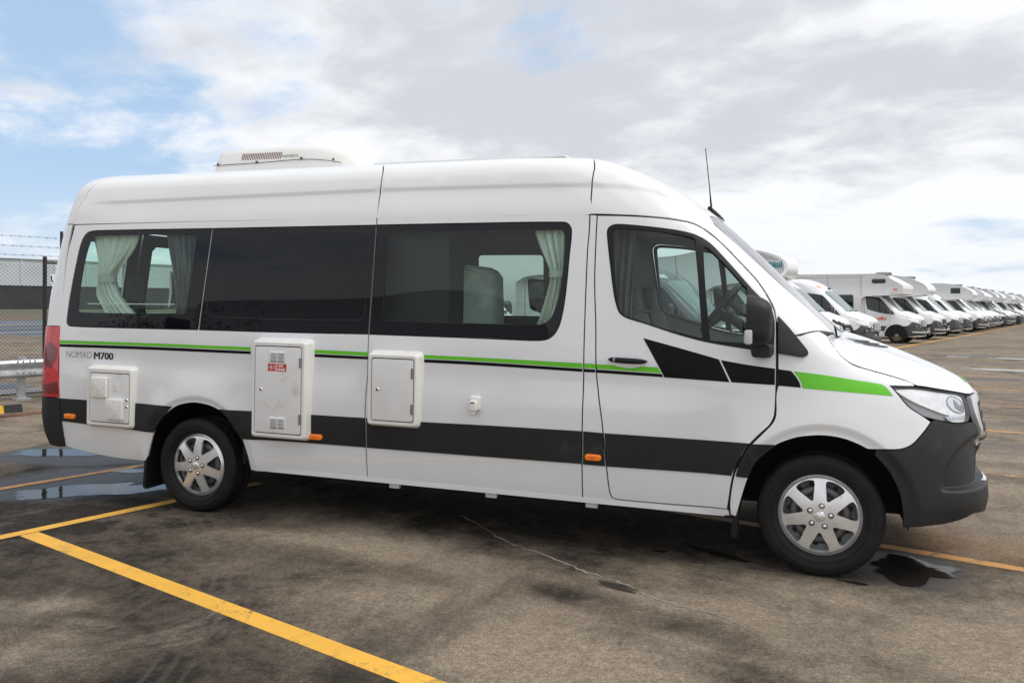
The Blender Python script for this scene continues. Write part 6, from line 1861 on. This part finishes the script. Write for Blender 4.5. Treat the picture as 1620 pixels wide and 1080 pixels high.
# wheel stop and weathered board by the rail
ws = empty('wheel_stop', hr(-10.85, -.78)); ws.rotation_euler = (0, 0, math.pi / 2 - BAY)
tag(ws, 'grey rubber wheel stop with a yellow patch, at the left edge', 'wheel stop')
for x0, x1, m_ in ((-1.5, -1.2, M['rubber']), (-1.2, -.9, M['yellow_block']), (-.9, -.6, M['rubber']), (-.6, -.02, M['yellow_block']), (-.02, .22, M['bumper'])):
    mb = MB(); mb.rings([[(x, -.08, .0), (x, .08, .0), (x, .05, .11), (x, -.05, .11)] for x in (x0 + .002, x1 - .002)], 0, True, True); mb.build('block', m_, ws, sharp=30)
bd = MB()
R = []
rnd = random.Random(4)
for x in np.linspace(-1.6, .85, 26):
    a = rnd.uniform(-.012, .012); R.append([(x, -.09 + a, 0.0), (x, .09 + a, .0), (x, .085 + a, .035 + rnd.uniform(-.006, .006)), (x, -.085 + a, .035 + rnd.uniform(-.006, .006))])
bd.rings(R, 0, True, True); bo = bd.build('timber_board', M['timber'], None, sharp=40)
bo.location = hr(-10.45, -.75, .0); bo.rotation_euler = (0, 0, math.pi / 2 - BAY); tag(bo, 'weathered brown board lying on the ground behind the van', 'board')

# road, verge and shed beyond the fence
def strip(name, h0, h1, m, z=.006):
    return sheet(name, [(hr(h0, r, z), hr(h1, r, z)) for r in (-160, -60, -20, 0, 20, 60, 160)], m)


def plain_ground(name, a, b, rough, sc=.5, stretch=(1, .12, 1)):
    g = G(name); v = g.vec(BAY, stretch); n = g.noise(v, sc, 7, .6); f = g.noise(g.vec(), 3., 6, .7)
    g.link(g.mix(g.ramp(g.math('ADD', g.math('MULTIPLY', n, .7), g.math('MULTIPLY', f, .3)), .4, .6), a, b), g.b.inputs['Base Color']); g.link(g.ramp(n, .4, .6, rough, rough + .35), g.b.inputs['Roughness']); return g.m


wet_road = plain_ground('wet_road', (.035, .036, .040), (.075, .074, .074), .22)
strip('road', -75, -14.0, wet_road, .004)
strip('kerb_strip', -14.0, -13.2, plain_ground('pale_verge', (.22, .20, .18), (.30, .28, .25), .6), .02)
strip('painted_line', -30.2, -30.0, ORA, .010); strip('painted_line', -44.6, -44.2, M['white_print'], .010)
strip('painted_line', -61., -60.4, YEL, .010)
strip('yard_beyond', -120, -75, plain_ground('brown_apron', (.11, .085, .06), (.17, .13, .09), .8), .004)
strip('grass_verge', -190, -120, plain_ground('rough_grass', (.085, .095, .045), (.14, .125, .08), .9), .006)
shed = empty('warehouse', hr(-215, 88)); shed.rotation_euler = (0, 0, math.pi / 2 - BAY)
tag(shed, 'long low grey warehouse with a dark base, far beyond the fence', 'building')
mb = MB(); mb.box((0, 14, 9.2), (190, 28, 6.6)); mb.build('wall', principled('pale_cladding', (.52, .57, .60), .6, vary=.08, vscale=.15), shed, sharp=None)
mb = MB(); mb.box((0, 14.2, 2.9), (190.4, 28, 6.0)); mb.build('dark_base', principled('dark_base', (.035, .035, .038), .7, vary=.3, vscale=.3), shed, sharp=None)
mb = MB(); mb.rings([[(x, -.6, 12.5), (x, 28.6, 12.5), (x, 14, 13.6)] for x in (-95.5, 95.5)], 0, True, True); mb.build('roof', principled('pale_roof', (.55, .58, .60), .5), shed, sharp=20)
for i in range(24):
    mb = MB(); mb.box((-92 + 8 * i, -.08, 9.2), (.5, .16, 6.4)); mb.build('cladding_rib', M['silver'], shed, sharp=None)
# ================================================================ PUDDLES AND SMALL THINGS ON THE GROUND
puddle((-5.66, -.68), .52, .26, .55, 3, WATER); puddle((-7.15, .62), .62, .26, .4, 8, WATER); puddle((-5.95, .05), .22, .10, .3, 9, WATER)
puddle((.50, -.63), .24, .21, -.9, 5, WATER); puddle((-.60, -.71), .21, .045, -.5, 11, WATER, z=.003); puddle((-.95, -.78), .05, .02, .2, 12, WATER)
puddle((.17, -1.0), .07, .022, -.3, 14, WATER)
OIL = oil_mat()
for k in range(5): puddle((-1.10 + .012 * k, -1.46 - .022 * k), .11, .007, -.22, 30 + k, OIL, 'oil_stain')
for (h_, r_, a_, b_, sd) in ((-1.5, 23.4, 1.4, .32, 21), (-.6, 17.9, 1.9, .28, 22), (2.5, 25.5, 2.2, .5, 23), (1.2, 14.5, 1.2, .25, 24), (4, 32, 3, .5, 27), (1.8, 10.6, 1.0, .22, 28)):
    x, y, _ = hr(h_, r_); puddle((x, y), a_, b_, -BAY, sd, WATER)
# pale hairline crack in the concrete
rnd = random.Random(9); pts = []
CRK = np.array([(-2.48, -.40), (-1.94, -.89), (-1.52, -1.16), (-1.16, -1.39), (-.84, -1.60), (-.60, -1.73), (-.32, -1.85)])
for i in range(60):
    t = i / 59; q = np.array([np.interp(t * 6, range(7), CRK[:, 0]), np.interp(t * 6, range(7), CRK[:, 1])]); pts.append(q + np.array([.018 * math.sin(17 * t) + rnd.uniform(-.012, .012), .018 * math.sin(23 * t + 1) + rnd.uniform(-.012, .012)]))
rows = []
for i, q in enumerate(pts):
    w_ = (.0025 + .0055 * rnd.random()) * (1 if i < 45 else (59 - i) / 15 + .1); rows.append(((q[0] - w_ * .7, q[1] - w_, .0025), (q[0] + w_ * .7, q[1] + w_, .0025)))
sheet('ground_crack', rows, principled('crack_dust', (.30, .255, .205), .9, vary=.3, vscale=30))

# ================================================================ ACROSS THE YARD, BEHIND THE PHOTOGRAPHER (mirrored in the van's glass)
def leaf_mat():
    g = G('hedge_leaf'); v = g.vec(); n = g.noise(v, 5, 4, .6)
    g.link(g.mix(g.ramp(n, .35, .65), (.025, .045, .012), (.085, .10, .025)), g.b.inputs['Base Color']); g.b.inputs['Roughness'].default_value = .6; return g.m


hedge = empty('hedge', (-11.0, -9.6, 0)); tag(hedge, 'dark leafy hedge mirrored along the bottom of the long windows', 'hedge')
rnd = random.Random(2); mb = MB()
for i in range(11000):
    x, y, z = rnd.uniform(-2.4, 2.4), rnd.uniform(-.6, .8), rnd.uniform(.1, 3.15)
    z *= .86 + .10 * math.sin(2.1 * x) + .05 * math.sin(5.3 * x + 1)
    c = Vector((x, y, z)); a = Vector((rnd.uniform(-1, 1), rnd.uniform(-1, 1), rnd.uniform(-.6, .6))).normalized(); b_ = a.cross(Vector((rnd.uniform(-1, 1), rnd.uniform(-1, 1), rnd.uniform(-1, 1)))).normalized(); q = rnd.uniform(.025, .055)
    mb.add([c - a * q, c + b_ * q * .5, c + a * q, c - b_ * q * .5], [(0, 1, 2, 3)])
fo = mb.build('foliage', leaf_mat(), hedge, sharp=None, recalc=False); fo['kind'] = 'stuff'
mb = MB()
for x in np.linspace(-2.2, 2.2, 10): mb.tube([(x, 0, 0), (x + .1, .05, 1.2), (x - .05, 0, 2.4)], [.035, .025, .01], 6)
st_ = mb.build('stem', M['timber'], hedge); st_['kind'] = 'stuff'
for src, x, y, rz, lb in ((mh_r, -13.9, -9.9, 1.9, 'pale motorhome mirrored at the bottom of the rear side window'), (mh_i, -4.1, -9.7, .06, 'motorhome roof mirrored below the middle of the long windows')):
    o = copy_tree(src); o['label'] = lb; o['group'] = 'vehicles mirrored in the glass'; o.location = (x, y, 0); o.rotation_euler = (0, 0, rz)
